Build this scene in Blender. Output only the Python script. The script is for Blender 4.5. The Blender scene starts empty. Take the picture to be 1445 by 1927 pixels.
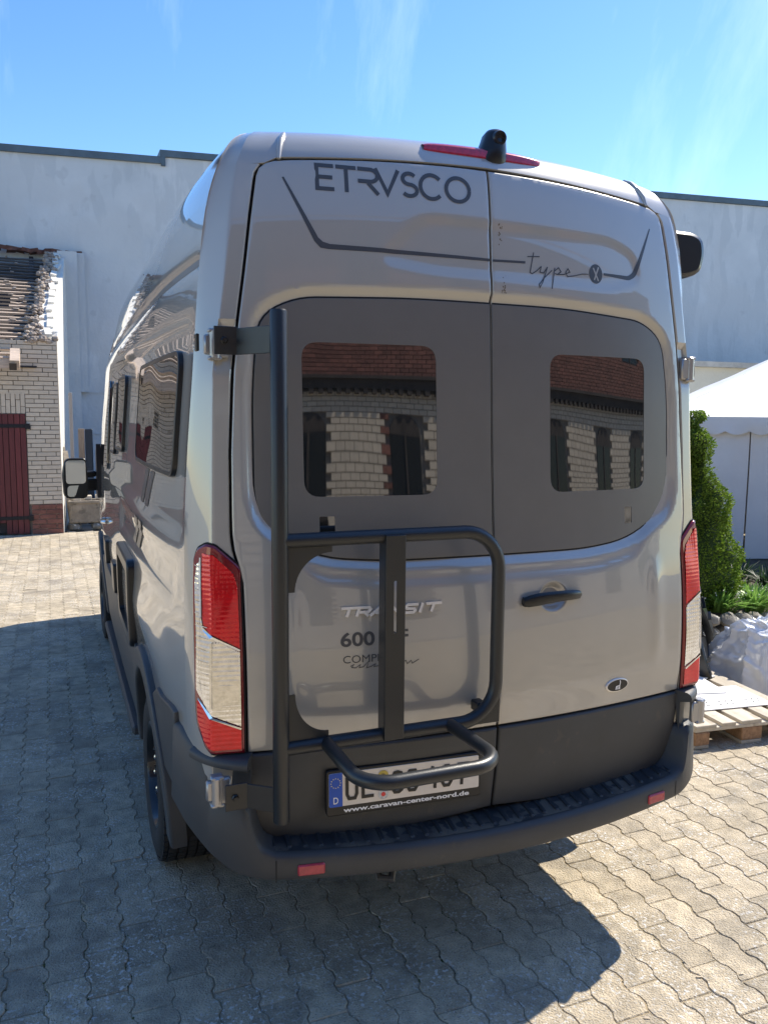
import bpy, bmesh, math, random
import numpy as np
from mathutils import Vector, Matrix, Euler
from mathutils.geometry import delaunay_2d_cdt
R = math.radians
random.seed(7); rng = np.random.RandomState(7)
scene = bpy.context.scene
C = scene.collection

# ------------------------------------------------------------ camera
def cam_axes(yaw, pitch, roll):
    cy, sy, cp, sp = math.cos(yaw), math.sin(yaw), math.cos(pitch), math.sin(pitch)
    f = Vector((sy*cp, cy*cp, -sp)); r = Vector((cy, -sy, 0)); u = r.cross(f)
    cr, sr = math.cos(roll), math.sin(roll)
    return cr*r+sr*u, -sr*r+cr*u, f
cd = bpy.data.cameras.new('camera'); cam = bpy.data.objects.new('camera', cd); C.objects.link(cam)
r_, u_, f_ = cam_axes(R(22.10656), R(6.76770), R(0.51364))
cam.matrix_world = Matrix(((r_.x, u_.x, -f_.x, -1.36786), (r_.y, u_.y, -f_.y, -2.28806), (r_.z, u_.z, -f_.z, 1.91541), (0, 0, 0, 1)))
cd.sensor_fit = 'VERTICAL'; cd.sensor_height = 24; cd.sensor_width = 18; cd.lens = 24*1534.72/1927
cd.clip_start = .05; cd.clip_end = 500
scene.camera = cam
# ------------------------------------------------------------ light
SUN = Vector((.85, .33, 1.0)).normalized()
EL, AZ = math.asin(SUN.z), math.atan2(SUN.x, SUN.y)
w = bpy.data.worlds.new('World'); scene.world = w; w.use_nodes = True
nt = w.node_tree; bg = nt.nodes['Background']
sky = nt.nodes.new('ShaderNodeTexSky'); sky.sky_type = 'NISHITA'; sky.sun_disc = False
sky.sun_elevation = EL; sky.sun_rotation = AZ; sky.altitude = 0; sky.air_density = 1.0; sky.dust_density = .15; sky.ozone_density = 1.6
tc = nt.nodes.new('ShaderNodeTexCoord'); mp = nt.nodes.new('ShaderNodeMapping'); mp.inputs['Scale'].default_value = (7, 1.8, 1.4)
mp.inputs['Rotation'].default_value = (.3, .5, -.55)
nz = nt.nodes.new('ShaderNodeTexNoise'); nz.inputs['Scale'].default_value = 1.1; nz.inputs['Detail'].default_value = 9; nz.inputs['Roughness'].default_value = .62
rp = nt.nodes.new('ShaderNodeValToRGB'); rp.color_ramp.elements[0].position = .55; rp.color_ramp.elements[1].position = .88
rp.color_ramp.elements[1].color = (.22, .22, .22, 1)
hs = nt.nodes.new('ShaderNodeHueSaturation'); hs.inputs['Saturation'].default_value = 1.27; hs.inputs['Value'].default_value = .82; hs.inputs['Hue'].default_value = .506
mx = nt.nodes.new('ShaderNodeMix'); mx.data_type = 'RGBA'; mx.inputs['B'].default_value = (7.5, 8.3, 9.2, 1)
L = nt.links.new
L(tc.outputs['Generated'], mp.inputs[0]); L(mp.outputs[0], nz.inputs['Vector']); L(nz.outputs['Fac'], rp.inputs[0])
L(rp.outputs[0], mx.inputs['Factor']); L(sky.outputs[0], hs.inputs['Color']); L(hs.outputs[0], mx.inputs['A']); L(mx.outputs['Result'], bg.inputs['Color'])
bg.inputs['Strength'].default_value = .15
sd = bpy.data.lights.new('sun', 'SUN'); sd.energy = 4.0; sd.angle = R(.5); sd.color = (1, .92, .79)
so = bpy.data.objects.new('sun', sd); C.objects.link(so); so.rotation_euler = SUN.to_track_quat('Z', 'Y').to_euler(); so.location = (5, 5, 15)
scene.view_settings.view_transform = 'Standard'; scene.view_settings.look = 'None'
scene.view_settings.exposure = .95; scene.view_settings.gamma = 1
scene.view_settings.use_curve_mapping = False

# ------------------------------------------------------------ materials
def M(name, col, rough=.5, metal=0, coat=0, var=.0, vs=4, bump=0, bs=60, spec=.5, col2=None, coord='Object', detail=6, vr=0, island=0, ior=None, coat_rough=.03, stretch=None):
    m = bpy.data.materials.new(name); m.use_nodes = True; t = m.node_tree; b = t.nodes['Principled BSDF']; lk = t.links.new
    b.inputs['Base Color'].default_value = (*col, 1); b.inputs['Roughness'].default_value = rough; b.inputs['Metallic'].default_value = metal
    b.inputs['Coat Weight'].default_value = coat; b.inputs['Coat Roughness'].default_value = coat_rough; b.inputs['Specular IOR Level'].default_value = spec
    if ior: b.inputs['IOR'].default_value = ior
    tcn = t.nodes.new('ShaderNodeNewGeometry' if coord == 'Position' else 'ShaderNodeTexCoord'); src = tcn.outputs[coord]
    if stretch:
        mpn = t.nodes.new('ShaderNodeMapping'); mpn.inputs['Scale'].default_value = stretch; lk(src, mpn.inputs[0]); src = mpn.outputs[0]
    if var or col2:
        n = t.nodes.new('ShaderNodeTexNoise'); n.inputs['Scale'].default_value = vs; n.inputs['Detail'].default_value = detail; n.inputs['Roughness'].default_value = .6
        lk(src, n.inputs['Vector'])
        rr = t.nodes.new('ShaderNodeValToRGB'); rr.color_ramp.elements[0].position = .3; rr.color_ramp.elements[1].position = .7
        c1 = col2 if col2 else tuple(c*(1-var) for c in col); c2 = col if col2 else tuple(min(1, c*(1+var)) for c in col)
        rr.color_ramp.elements[0].color = (*c1, 1); rr.color_ramp.elements[1].color = (*c2, 1)
        lk(n.outputs['Fac'], rr.inputs[0]); out = rr.outputs[0]
        if island:
            g = t.nodes.new('ShaderNodeNewGeometry'); oi = t.nodes.new('ShaderNodeObjectInfo'); ad = t.nodes.new('ShaderNodeMath'); ad.operation = 'ADD'
            lk(g.outputs['Random Per Island'], ad.inputs[0]); lk(oi.outputs['Random'], ad.inputs[1])
            fr = t.nodes.new('ShaderNodeMath'); fr.operation = 'FRACT'; lk(ad.outputs[0], fr.inputs[0])
            mr = t.nodes.new('ShaderNodeMapRange'); mr.inputs['To Min'].default_value = 1-island; mr.inputs['To Max'].default_value = 1+island; lk(fr.outputs[0], mr.inputs[0])
            vm = t.nodes.new('ShaderNodeVectorMath'); vm.operation = 'SCALE'; lk(out, vm.inputs[0]); lk(mr.outputs[0], vm.inputs['Scale']); out = vm.outputs[0]
        lk(out, b.inputs['Base Color'])
        if vr:
            mr = t.nodes.new('ShaderNodeMapRange'); mr.inputs['To Min'].default_value = max(0, rough-vr); mr.inputs['To Max'].default_value = rough+vr
            lk(n.outputs['Fac'], mr.inputs[0]); lk(mr.outputs[0], b.inputs['Roughness'])
    if bump:
        n2 = t.nodes.new('ShaderNodeTexNoise'); n2.inputs['Scale'].default_value = bs; n2.inputs['Detail'].default_value = 5; lk(src, n2.inputs['Vector'])
        bp = t.nodes.new('ShaderNodeBump'); bp.inputs['Strength'].default_value = bump; bp.inputs['Distance'].default_value = .01
        lk(n2.outputs['Fac'], bp.inputs['Height']); lk(bp.outputs[0], b.inputs['Normal'])
    return m

def speckle(m, scale, thr, col, amount=1, coord='Object', noise=None, stretch=None):
    """small spots of another colour laid over the base colour"""
    t = m.node_tree; b = t.nodes['Principled BSDF']; lk = t.links.new
    tcn = t.nodes.new('ShaderNodeNewGeometry' if coord == 'Position' else 'ShaderNodeTexCoord'); n = t.nodes.new('ShaderNodeTexNoise'); n.inputs['Scale'].default_value = scale; n.inputs['Detail'].default_value = 3
    src = tcn.outputs[coord]
    if stretch:
        mpn = t.nodes.new('ShaderNodeMapping'); mpn.inputs['Scale'].default_value = stretch; lk(src, mpn.inputs[0]); src = mpn.outputs[0]
    lk(src, n.inputs['Vector'])
    rr = t.nodes.new('ShaderNodeMapRange'); rr.inputs['From Min'].default_value = thr; rr.inputs['From Max'].default_value = thr+.05; rr.inputs['To Max'].default_value = amount
    lk(n.outputs['Fac'], rr.inputs[0]); fac = rr.outputs[0]
    if noise:
        n3 = t.nodes.new('ShaderNodeTexNoise'); n3.inputs['Scale'].default_value = noise[0]; lk(src, n3.inputs['Vector'])
        r3 = t.nodes.new('ShaderNodeMapRange'); r3.inputs['From Min'].default_value = noise[1]; r3.inputs['From Max'].default_value = noise[1]+.12; lk(n3.outputs['Fac'], r3.inputs[0])
        ml = t.nodes.new('ShaderNodeMath'); ml.operation = 'MULTIPLY'; lk(fac, ml.inputs[0]); lk(r3.outputs[0], ml.inputs[1]); fac = ml.outputs[0]
    x = t.nodes.new('ShaderNodeMix'); x.data_type = 'RGBA'; x.inputs['B'].default_value = (*col, 1)
    bc = b.inputs['Base Color']
    if bc.links: lk(bc.links[0].from_socket, x.inputs['A'])
    else: x.inputs['A'].default_value = bc.default_value
    lk(fac, x.inputs['Factor']); lk(x.outputs['Result'], bc)
    return m

PAINT = M('paint', (.455, .435, .392), .32, .22, 1.0, var=.015, vs=3, coat_rough=.02)
# fine road film low on the body
def dirt_low(m):
    t = m.node_tree; b = t.nodes['Principled BSDF']; lk = t.links.new
    g = t.nodes.new('ShaderNodeNewGeometry'); sp = t.nodes.new('ShaderNodeSeparateXYZ'); lk(g.outputs['Position'], sp.inputs[0])
    mr = t.nodes.new('ShaderNodeMapRange'); mr.inputs['From Min'].default_value = 1.5; mr.inputs['From Max'].default_value = .75; lk(sp.outputs['Z'], mr.inputs[0])
    n = t.nodes.new('ShaderNodeTexNoise'); n.inputs['Scale'].default_value = 5; n.inputs['Detail'].default_value = 8; lk(g.outputs['Position'], n.inputs['Vector'])
    ml = t.nodes.new('ShaderNodeMath'); ml.operation = 'MULTIPLY'; lk(mr.outputs[0], ml.inputs[0]); lk(n.outputs['Fac'], ml.inputs[1])
    x = t.nodes.new('ShaderNodeMix'); x.data_type = 'RGBA'; x.inputs['B'].default_value = (.33, .29, .23, 1)
    bc = b.inputs['Base Color']; lk(bc.links[0].from_socket, x.inputs['A']); ml2 = t.nodes.new('ShaderNodeMath'); ml2.operation = 'MULTIPLY'; ml2.inputs[1].default_value = .55
    lk(ml.outputs[0], ml2.inputs[0]); lk(ml2.outputs[0], x.inputs['Factor']); lk(x.outputs['Result'], bc)
    cw = t.nodes.new('ShaderNodeMapRange'); cw.inputs['To Min'].default_value = .02; cw.inputs['To Max'].default_value = .08; lk(ml.outputs[0], cw.inputs[0]); lk(cw.outputs[0], b.inputs['Coat Roughness'])
dirt_low(PAINT); PAINT.node_tree.nodes['Principled BSDF'].inputs['Coat IOR'].default_value = 1.75
GAP = M('gap_rubber', (.012, .012, .013), .8)
FILM = M('window_film', (.175, .165, .150), .33, .15, .35, var=.04, vs=8, coat_rough=.25, bump=.02, bs=300)
GLASS = M('tinted_glass', (.012, .013, .013), .02, 0, 0, ior=2.7, var=.1, vs=3)
PLAST = M('black_plastic', (.050, .052, .055), .5, 0, 0, var=.15, vs=6, bump=.12, bs=420, vr=.08)
speckle(PLAST, 26, .60, (.10, .088, .07), .35, noise=(3, .5))
PLASTG = M('smooth_black_plastic', (.014, .015, .016), .3, bump=.03, bs=300)
STEEL = M('powder_coated_black_steel', (.018, .020, .022), .34, .0, .15, bump=.1, bs=500, coat_rough=.4)
SILV = M('grey_hinge_metal', (.42, .41, .40), .35, .6, .3, bump=.08, bs=200)
CHROME = M('chrome', (.92, .88, .82), .22, .3, var=.08, vs=60)
DECAL = M('dark_grey_decal', (.062, .065, .072), .45, 0, .4, coat_rough=.15)
STRIPE = M('taupe_stripe', (.20, .185, .165), .5, 0, .3)
RUB = M('tyre_rubber', (.025, .024, .024), .8, bump=.15, bs=120, var=.25, vs=12)
RIM = M('black_rim', (.02, .02, .022), .3, .4, .5)
BOLT = M('bright_bolt', (.75, .75, .75), .2, 1)
RED = M('red_lens', (.82, .002, .010), .16, .2, .7, var=.15, vs=25)
RED2 = M('dark_red_lens', (.22, .004, .012), .2, .2, 1.0)
CLR = M('clear_lens', (.90, .89, .87), .07, .9, 1.0, var=.2, vs=60)
AMB = M('amber_lens', (.7, .4, .25), .2, .5, 1.0)
REFL = M('red_reflector', (.45, .03, .05), .35, 0, .6, var=.2, vs=60)
PLATEW = M('plate_white', (.78, .70, .60), .4, var=.04, vs=30)
PLATEB = M('plate_blue', (.01, .09, .50), .35)
BLACKP = M('plate_black', (.012, .012, .013), .4)
WHITE = M('white_print', (.85, .85, .85), .5)

# ------------------------------------------------------------ object helpers
def tag(o, label=None, cat=None, group=None, kind=None):
    if label: o['label'] = label
    if cat: o['category'] = cat
    if group: o['group'] = group
    if kind: o['kind'] = kind
    return o
def empty(name, loc=(0, 0, 0), label=None, cat=None, group=None, rz=0):
    o = bpy.data.objects.new(name, None); C.objects.link(o); o.location = loc; o.rotation_euler = (0, 0, rz); o.empty_display_size = .2
    return tag(o, label, cat, group)
class MB:
    def __init__(s): s.v = []; s.f = []; s.n = 0; s.mi = []
    def add(s, vs, fs, mi=0):
        b = s.n; s.v.extend([tuple(p) for p in vs]); s.n += len(vs); s.f.extend([tuple(b+i for i in q) for q in fs]); s.mi.extend([mi]*len(fs))
        return s
    def box(s, c, d, rot=None, mi=0, jit=0):
        x, y, z = d[0]/2, d[1]/2, d[2]/2
        P = [Vector((sx*x, sy*y, sz*z)) for sx in (-1, 1) for sy in (-1, 1) for sz in (-1, 1)]
        if jit: P = [p+Vector([random.uniform(-jit, jit) for _ in range(3)]) for p in P]
        if rot is not None:
            m = rot if isinstance(rot, Matrix) else Euler(rot).to_matrix(); P = [m @ p for p in P]
        P = [p+Vector(c) for p in P]
        return s.add(P, [(0, 1, 3, 2), (4, 6, 7, 5), (0, 4, 5, 1), (2, 3, 7, 6), (0, 2, 6, 4), (1, 5, 7, 3)], mi)
    def bbox(s, c, d, b=.005, rot=None, mi=0):
        """box with chamfered edges"""
        m = (rot if isinstance(rot, Matrix) else Euler(rot).to_matrix()) if rot is not None else Matrix.Identity(3)
        x, y, z = d[0]/2, d[1]/2, d[2]/2; P = []; idx = {}
        for sx in (-1, 1):
            for sy in (-1, 1):
                for sz in (-1, 1):
                    for k in range(3):
                        q = [sx*(x-b), sy*(y-b), sz*(z-b)]; q[k] = (sx*x, sy*y, sz*z)[k]
                        idx[(sx, sy, sz, k)] = len(P); P.append(m @ Vector(q)+Vector(c))
        F = []
        for k in range(3):
            o = [i for i in range(3) if i != k]
            for sg in (-1, 1):
                q = []
                for (a, e) in ((-1, -1), (1, -1), (1, 1), (-1, 1)):
                    t = [0, 0, 0]; t[k] = sg; t[o[0]] = a; t[o[1]] = e; q.append(idx[(*t, k)])
                if (sg > 0) == (k == 1): q = q[::-1]
                F.append(tuple(q))
        for k in range(3):      # edges along axis k
            o = [i for i in range(3) if i != k]
            for a in (-1, 1):
                for e in (-1, 1):
                    t0 = [0, 0, 0]; t0[o[0]] = a; t0[o[1]] = e; t1 = list(t0); t0[k] = -1; t1[k] = 1
                    F.append((idx[(*t0, o[0])], idx[(*t1, o[0])], idx[(*t1, o[1])], idx[(*t0, o[1])]))
        for sx in (-1, 1):
            for sy in (-1, 1):
                for sz in (-1, 1): F.append(tuple(idx[(sx, sy, sz, k)] for k in range(3)))
        return s.add(P, F, mi)
    def tube(s, path, r, seg=16, cap=True, mi=0, flat=None):
        P = [Vector(p) for p in path]; n = len(P); vs = []; fs = []
        rr = r if isinstance(r, (list, tuple)) else [r]*n
        T = []
        for i in range(n):
            a = P[max(0, i-1)]; b = P[min(n-1, i+1)]; T.append((b-a).normalized())
        up = Vector((0, 0, 1)) if abs(T[0].z) < .9 else Vector((0, 1, 0))
        N = T[0].cross(up).normalized()
        for i in range(n):
            N = (N-T[i]*N.dot(T[i])).normalized(); B = T[i].cross(N)
            for k in range(seg):
                a = 2*math.pi*k/seg; vs.append(P[i]+(N*math.cos(a)+B*math.sin(a))*rr[i])
        for i in range(n-1):
            for k in range(seg):
                k2 = (k+1) % seg; fs.append((i*seg+k, i*seg+k2, (i+1)*seg+k2, (i+1)*seg+k))
        if cap: fs.append(tuple(range(seg))[::-1]); fs.append(tuple((n-1)*seg+k for k in range(seg)))
        return s.add(vs, fs, mi)
    def prism(s, poly, axis, a, b, mi=0):
        """poly: 2-D outline; extruded from a to b along axis 0/1/2"""
        def mk(p, h):
            q = [0, 0, 0]; o = [i for i in range(3) if i != axis]; q[o[0]], q[o[1]] = p; q[axis] = h; return q
        n = len(poly); vs = [mk(p, a) for p in poly]+[mk(p, b) for p in poly]
        fs = [tuple(range(n)), tuple(range(2*n-1, n-1, -1))]+[(i, i+n, (i+1) % n+n, (i+1) % n) for i in range(n)]
        return s.add(vs, fs, mi)
    def grid(s, rows, mi=0, closed=False, flip=False):
        nr, nc = len(rows), len(rows[0]); vs = [p for r in rows for p in r]; fs = []
        for i in range(nr-1):
            for j in range(nc if closed else nc-1):
                j2 = (j+1) % nc; q = (i*nc+j, i*nc+j2, (i+1)*nc+j2, (i+1)*nc+j); fs.append(q[::-1] if flip else q)
        return s.add(vs, fs, mi)
    def lathe(s, prof, seg=48, M4=None, mi=0):
        rows = []
        for (r, h) in prof:
            row = []
            for k in range(seg):
                a = 2*math.pi*k/seg; p = Vector((r*math.cos(a), r*math.sin(a), h)); row.append(M4 @ p if M4 else p)
            rows.append(row)
        return s.grid(rows, mi, closed=True)
    def build(s, name, mats, parent=None, smooth=40, sharp=True, recalc=True, **kw):
        me = bpy.data.meshes.new(name); me.from_pydata(s.v, [], s.f); me.update()
        if not isinstance(mats, (list, tuple)): mats = [mats]
        for m in mats: me.materials.append(m)
        if len(mats) > 1: me.polygons.foreach_set('material_index', s.mi)
        if recalc:
            bm = bmesh.new(); bm.from_mesh(me); bmesh.ops.recalc_face_normals(bm, faces=bm.faces); bm.to_mesh(me); bm.free()
        if smooth:
            me.polygons.foreach_set('use_smooth', [True]*len(me.polygons))
            if smooth < 180: me.set_sharp_from_angle(angle=R(smooth))
        o = bpy.data.objects.new(name, me); C.objects.link(o)
        if parent is not None: o.parent = parent; o.matrix_parent_inverse = Matrix.Identity(4)
        tag(o, **kw) if kw else None
        return o
def rel(p, o): return (p[0]-o[0], p[1]-o[1], p[2]-o[2])

# 2-D tools
def densify(poly, step):
    out = []
    for i in range(len(poly)):
        a = np.array(poly[i], float); b = np.array(poly[(i+1) % len(poly)], float); n = max(1, int(math.ceil(np.linalg.norm(b-a)/step)))
        for k in range(n): out.append(tuple(a+(b-a)*k/n))
    return out
def rounded(poly, r, n=5):
    """round the corners of a polygon; r scalar or list"""
    out = []; N = len(poly)
    for i in range(N):
        p0, p1, p2 = (np.array(poly[(i+k) % N], float) for k in (-1, 0, 1)); rr = r[i] if isinstance(r, (list, tuple)) else r
        a = p0-p1; b = p2-p1; la, lb = np.linalg.norm(a), np.linalg.norm(b)
        if rr <= 0: out.append(tuple(p1)); continue
        a /= la; b /= lb; d = min(rr, la*.49, lb*.49); s = p1+a*d; e = p1+b*d
        for k in range(n+1):
            t = k/n; out.append(tuple((1-t)**2*s+2*t*(1-t)*p1+t*t*e))
    return out
def rrect(x0, z0, x1, z1, r, n=6): return rounded([(x0, z0), (x1, z0), (x1, z1), (x0, z1)], r, n)
def area2(poly):
    p = np.array(poly); return .5*np.sum(p[:, 0]*np.roll(p[:, 1], -1)-np.roll(p[:, 0], -1)*p[:, 1])
def offset_in(poly, d):
    p = np.array(poly, float); e = np.roll(p, -1, 0)-p; l = np.linalg.norm(e, axis=1, keepdims=True); l[l < 1e-9] = 1e-9; e /= l
    nrm = np.stack([-e[:, 1], e[:, 0]], 1); m = nrm+np.roll(nrm, 1, 0); m /= np.maximum(1e-6, np.linalg.norm(m, axis=1, keepdims=True))
    c = np.maximum(.55, (m*nrm).sum(1, keepdims=True)); return p+m*d/c
def inpoly(pts, poly):
    pts = np.asarray(pts, float); P = np.asarray(poly, float); x, y = pts[:, 0], pts[:, 1]; ins = np.zeros(len(pts), bool); j = len(P)-1
    for i in range(len(P)):
        xi, yi, xj, yj = P[i, 0], P[i, 1], P[j, 0], P[j, 1]
        if yi != yj:
            c = ((yi > y) != (yj > y)) & (x < (xj-xi)*(y-yi)/(yj-yi)+xi); ins ^= c
        j = i
    return ins
def sdist(pts, poly):
    """signed distance, negative inside"""
    pts = np.asarray(pts, float); P = np.asarray(poly, float); d = np.full(len(pts), 1e9)
    for i in range(len(P)):
        a, b = P[i], P[(i+1) % len(P)]; ab = b-a; L2 = max(1e-12, ab @ ab); t = np.clip(((pts-a) @ ab)/L2, 0, 1)
        d = np.minimum(d, np.linalg.norm(pts-(a+t[:, None]*ab), axis=1))
    return np.where(inpoly(pts, poly), -d, d)
def sstep(x, a, b):
    t = np.clip((x-a)/(b-a), 0, 1); return t*t*(3-2*t)
def patch(mb, poly, fn, step=(.03, .03), h=.0, t=0.0, r=0.0, holes=(), mi=0, hf=None, nr=3):
    """sheet on the surface fn(a,b,off): outline poly in its 2-D coordinates, height h, rim going down t, edge rounding r, height field hf(pts)->off"""
    st = min(step)
    if area2(poly) < 0: poly = poly[::-1]
    poly = densify(poly, st*1.2)
    rings = []
    if t: rings.append((0, h-r-t))
    if r:
        for k in range(nr+1):
            a = math.pi/2*k/nr; rings.append((r*(1-math.cos(a)), h-r+r*math.sin(a)))
    else: rings.append((0, h))
    n = len(poly); rp = []
    for d, o in rings:
        q = offset_in(poly, d) if d else np.array(poly); rp.append((q, o))
    inner = rp[-1][0]
    hl = []
    for hp in holes:
        if area2(hp) < 0: hp = hp[::-1]
        hl.append(np.array(densify(hp, st*1.2)))
    lo, hi = inner.min(0), inner.max(0)
    gx = np.arange(lo[0]+step[0]*.6, hi[0], step[0]); gy = np.arange(lo[1]+step[1]*.6, hi[1], step[1])
    G = np.array([(x, y) for x in gx for y in gy]).reshape(-1, 2)
    if len(G):
        S = np.array(step)                      # anisotropic distance
        k = sdist(G/S, inner/S) < -.4
        for hp in hl: k &= sdist(G/S, hp/S) > .4
        G = G[k]
    pts = [tuple(p) for p in inner]; edges = [(i, (i+1) % n) for i in range(n)]; b = n
    for hp in hl:
        m = len(hp); pts += [tuple(p) for p in hp]; edges += [(b+i, b+(i+1) % m) for i in range(m)]; b += m
    pts += [tuple(p) for p in G]
    V, E_, F, ov, _, _ = delaunay_2d_cdt([Vector(p) for p in pts], edges, [], 0, 1e-7)
    V = np.array([(p.x, p.y) for p in V]); cen = np.array([V[list(f)].mean(0) for f in F]); keep = inpoly(cen, inner)
    for hp in hl: keep &= ~inpoly(cen, hp)
    F = [f for f, kk in zip(F, keep) if kk]
    H = (hf(V) if hf is not None else np.zeros(len(V)))+rings[-1][1]
    mb.add([fn(p[0], p[1], o) for p, o in zip(V, H)], F, mi)
    # rim
    rows = []
    for q, o in rp:
        Hq = (hf(q) if hf is not None else np.zeros(len(q)))+o; rows.append([fn(p[0], p[1], oo) for p, oo in zip(q, Hq)])
    if len(rows) > 1: mb.grid(rows, mi, closed=True)
    if t:
        for hp in hl:
            Hq = (hf(hp) if hf is not None else np.zeros(len(hp)))+rings[-1][1]
            mb.grid([[fn(p[0], p[1], oo) for p, oo in zip(hp, Hq)], [fn(p[0], p[1], oo-t) for p, oo in zip(hp, Hq)]], mi, closed=True)
    return mb
def weld(o, d=.0004):
    bm = bmesh.new(); bm.from_mesh(o.data); bmesh.ops.remove_doubles(bm, verts=bm.verts, dist=d); bmesh.ops.recalc_face_normals(bm, faces=bm.faces); bm.to_mesh(o.data); bm.free()
    o.data.polygons.foreach_set('use_smooth', [True]*len(o.data.polygons)); o.data.set_sharp_from_angle(angle=R(38))

# ============================================================ SETTING
CONC = M('concrete_paver', (.46, .385, .272), .88, var=.30, vs=14, bump=1.0, bs=120, island=.17, coord='Position')
speckle(CONC, 210, .60, (.56, .54, .49), .75, coord='Position')
speckle(CONC, 170, .61, (.09, .085, .08), .7, coord='Position')
speckle(CONC, 62, .57, (.66, .64, .60), .9, noise=(2.6, .44), coord='Position')
speckle(CONC, 3.2, .56, (.16, .145, .12), .32, coord='Position'); speckle(CONC, 1.1, .55, (.24, .21, .17), .18, coord='Position')
SAND = M('joint_sand', (.42, .33, .21), .95, col2=(.17, .15, .09), vs=3.5, bump=.5, bs=90)
SOIL = M('soil', (.06, .045, .03), .95, var=.4, vs=8, bump=.6, bs=40)
GRND = M('far_ground', (.22, .21, .19), .9, var=.15, vs=2, bump=.3, bs=20)
mb = MB(); mb.grid([[(x, y, -.03) for x in (-120, -40, 0, 40, 120)] for y in (-120, -40, 0, 40, 120)])
g = mb.build('ground', GRND, smooth=0); g['kind'] = 'structure'
mb = MB(); mb.grid([[(x, y, -.0030) for x in np.linspace(-9, 11, 21)] for y in np.linspace(-8.2, 11.55, 21)])
yard = mb.build('paved_yard', SAND, smooth=0); yard['kind'] = 'structure'
PI_, LN = .130, .24
def zz(t):
    t = t % .12; a = .0075
    return float(np.interp(t, [0, .018, .042, .078, .102, .12], [-a, -a, a, a, -a, -a]))
def paver_ring(inset, zed, seedv=0):
    ts = [-.12+inset, -.102, -.078, -.042, -.018, .018, .042, .078, .102, .12-inset]
    Rr = [(PI_/2-inset+zz(t+.12), t) for t in ts]; Ll = [(-PI_/2+inset+zz(t+.12), t) for t in ts[::-1]]
    return [(x, y, zed) for x, y in Rr+Ll]
def paver_mesh():
    a = paver_ring(.0040, 0); b = paver_ring(.0014, -.0034); c = paver_ring(.0012, -.012); n = len(a)
    return a+b+c, [tuple(range(n))]+[(i, i+n, (i+1) % n+n, (i+1) % n) for i in range(n)]+[(i+n, i+2*n, (i+1) % n+2*n, (i+1) % n+n) for i in range(n)]
pv, pf = paver_mesh()
pme = bpy.data.meshes.new('paver'); pme.from_pydata(pv, [], pf); pme.materials.append(CONC); pme.update()
bm = bmesh.new(); bm.from_mesh(pme); bmesh.ops.recalc_face_normals(bm, faces=bm.faces); bm.to_mesh(pme); bm.free()
cells = []
for i in range(-38, 62):
    x = .045+i*PI_
    for j in range(-8, 49): cells.append((x, (j+(.5 if i % 2 else 0))*LN))
def projpx(p):
    d = Vector(p)-cam.matrix_world.translation; zc = d.dot(f_); return (722.5+1534.7*d.dot(r_)/zc, 963.5-1534.7*d.dot(u_)/zc, zc) if zc > .2 else (0, -1, -1)
near = []
for c in cells:
    X, Y, zc = projpx((c[0], c[1], 0))
    hid = abs(c[0]) < .80 and c[1] > .35
    vis = zc > 0 and -20 < X < 1465 and Y < 1950 and not hid and not (c[0] > .9 and c[1] > 1.9 and c[0] < 1.9)
    if vis: near.append((zc, c))
near.sort(key=lambda t: t[0]); nearset = [c for _, c in near[:296]]; ns = set(nearset)
for c in nearset:
    o = bpy.data.objects.new('paver', pme); C.objects.link(o); o.parent = yard
    o.location = (c[0]+random.gauss(0, .0009), c[1]+random.gauss(0, .0012), max(-.0006, random.gauss(.0005, .0010))); o.rotation_euler = (random.gauss(0, .0045), random.gauss(0, .006), random.gauss(0, .007)+(math.pi if False else 0))
rest = [c for c in cells if c not in ns and not (3.3 < c[0] and 2.6 < c[1] < 5)]
V = np.array(pv); n0 = len(V); allv = []; allf = []
for k, c in enumerate(rest):
    a, b = rng.normal(0, .006, 2); q = V.copy(); q[:, 2] += q[:, 0]*b*.8+q[:, 1]*a*.7+max(-.0006, rng.normal(.0005, .0010)); q[:, 0] += c[0]; q[:, 1] += c[1]; allv.append(q)
me = bpy.data.meshes.new('paver_field'); me.from_pydata(np.concatenate(allv).tolist(), [], [tuple(i+k*n0 for i in f) for k in range(len(rest)) for f in pf]); me.materials.append(CONC)
bm = bmesh.new(); bm.from_mesh(me); bmesh.ops.recalc_face_normals(bm, faces=bm.faces); bm.to_mesh(me); bm.free()
o = bpy.data.objects.new('paver_field', me); C.objects.link(o); o.parent = yard; o['kind'] = 'stuff'
# moss and grit in the joints
MOSS = M('moss', (.07, .085, .025), .95, var=.5, vs=20); GRIT = M('grit', (.35, .30, .22), .9, var=.4, vs=30)
mm = MB(); gm = MB()
for k in range(15000):
    i = random.randint(-14, 22); x = .045+(i+.5)*PI_; y = random.uniform(-.6, 4.2); x += zz(y+.12)+random.gauss(0, .006)
    r_0 = random.choice((1, 1, 1, 1.8))*random.uniform(.0012, .0036); zc = -.0045+random.uniform(0, .0035)
    pts = [Vector((x+r_0*math.cos(a)*random.uniform(.6, 1.2), y+r_0*1.6*math.sin(a)*random.uniform(.6, 1.2), zc)) for a in (0, 1.26, 2.5, 3.77, 5)]+[Vector((x, y, zc+r_0*.9))]
    (mm if (math.sin(x*3+y*1.3)+math.sin(y*2.1-x*5) > .3 and x < .3) else gm).add(pts, [(j, (j+1) % 5, 5) for j in range(5)])
q = mm.build('moss', MOSS, smooth=0); q['kind'] = 'stuff'; tag(q, 'green moss growing in the joints of the paving on the left', 'moss'); q = gm.build('grit', GRIT, smooth=0); q['kind'] = 'stuff'; tag(q, 'sandy grit lying in the joints between the pavers', 'grit')

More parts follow.
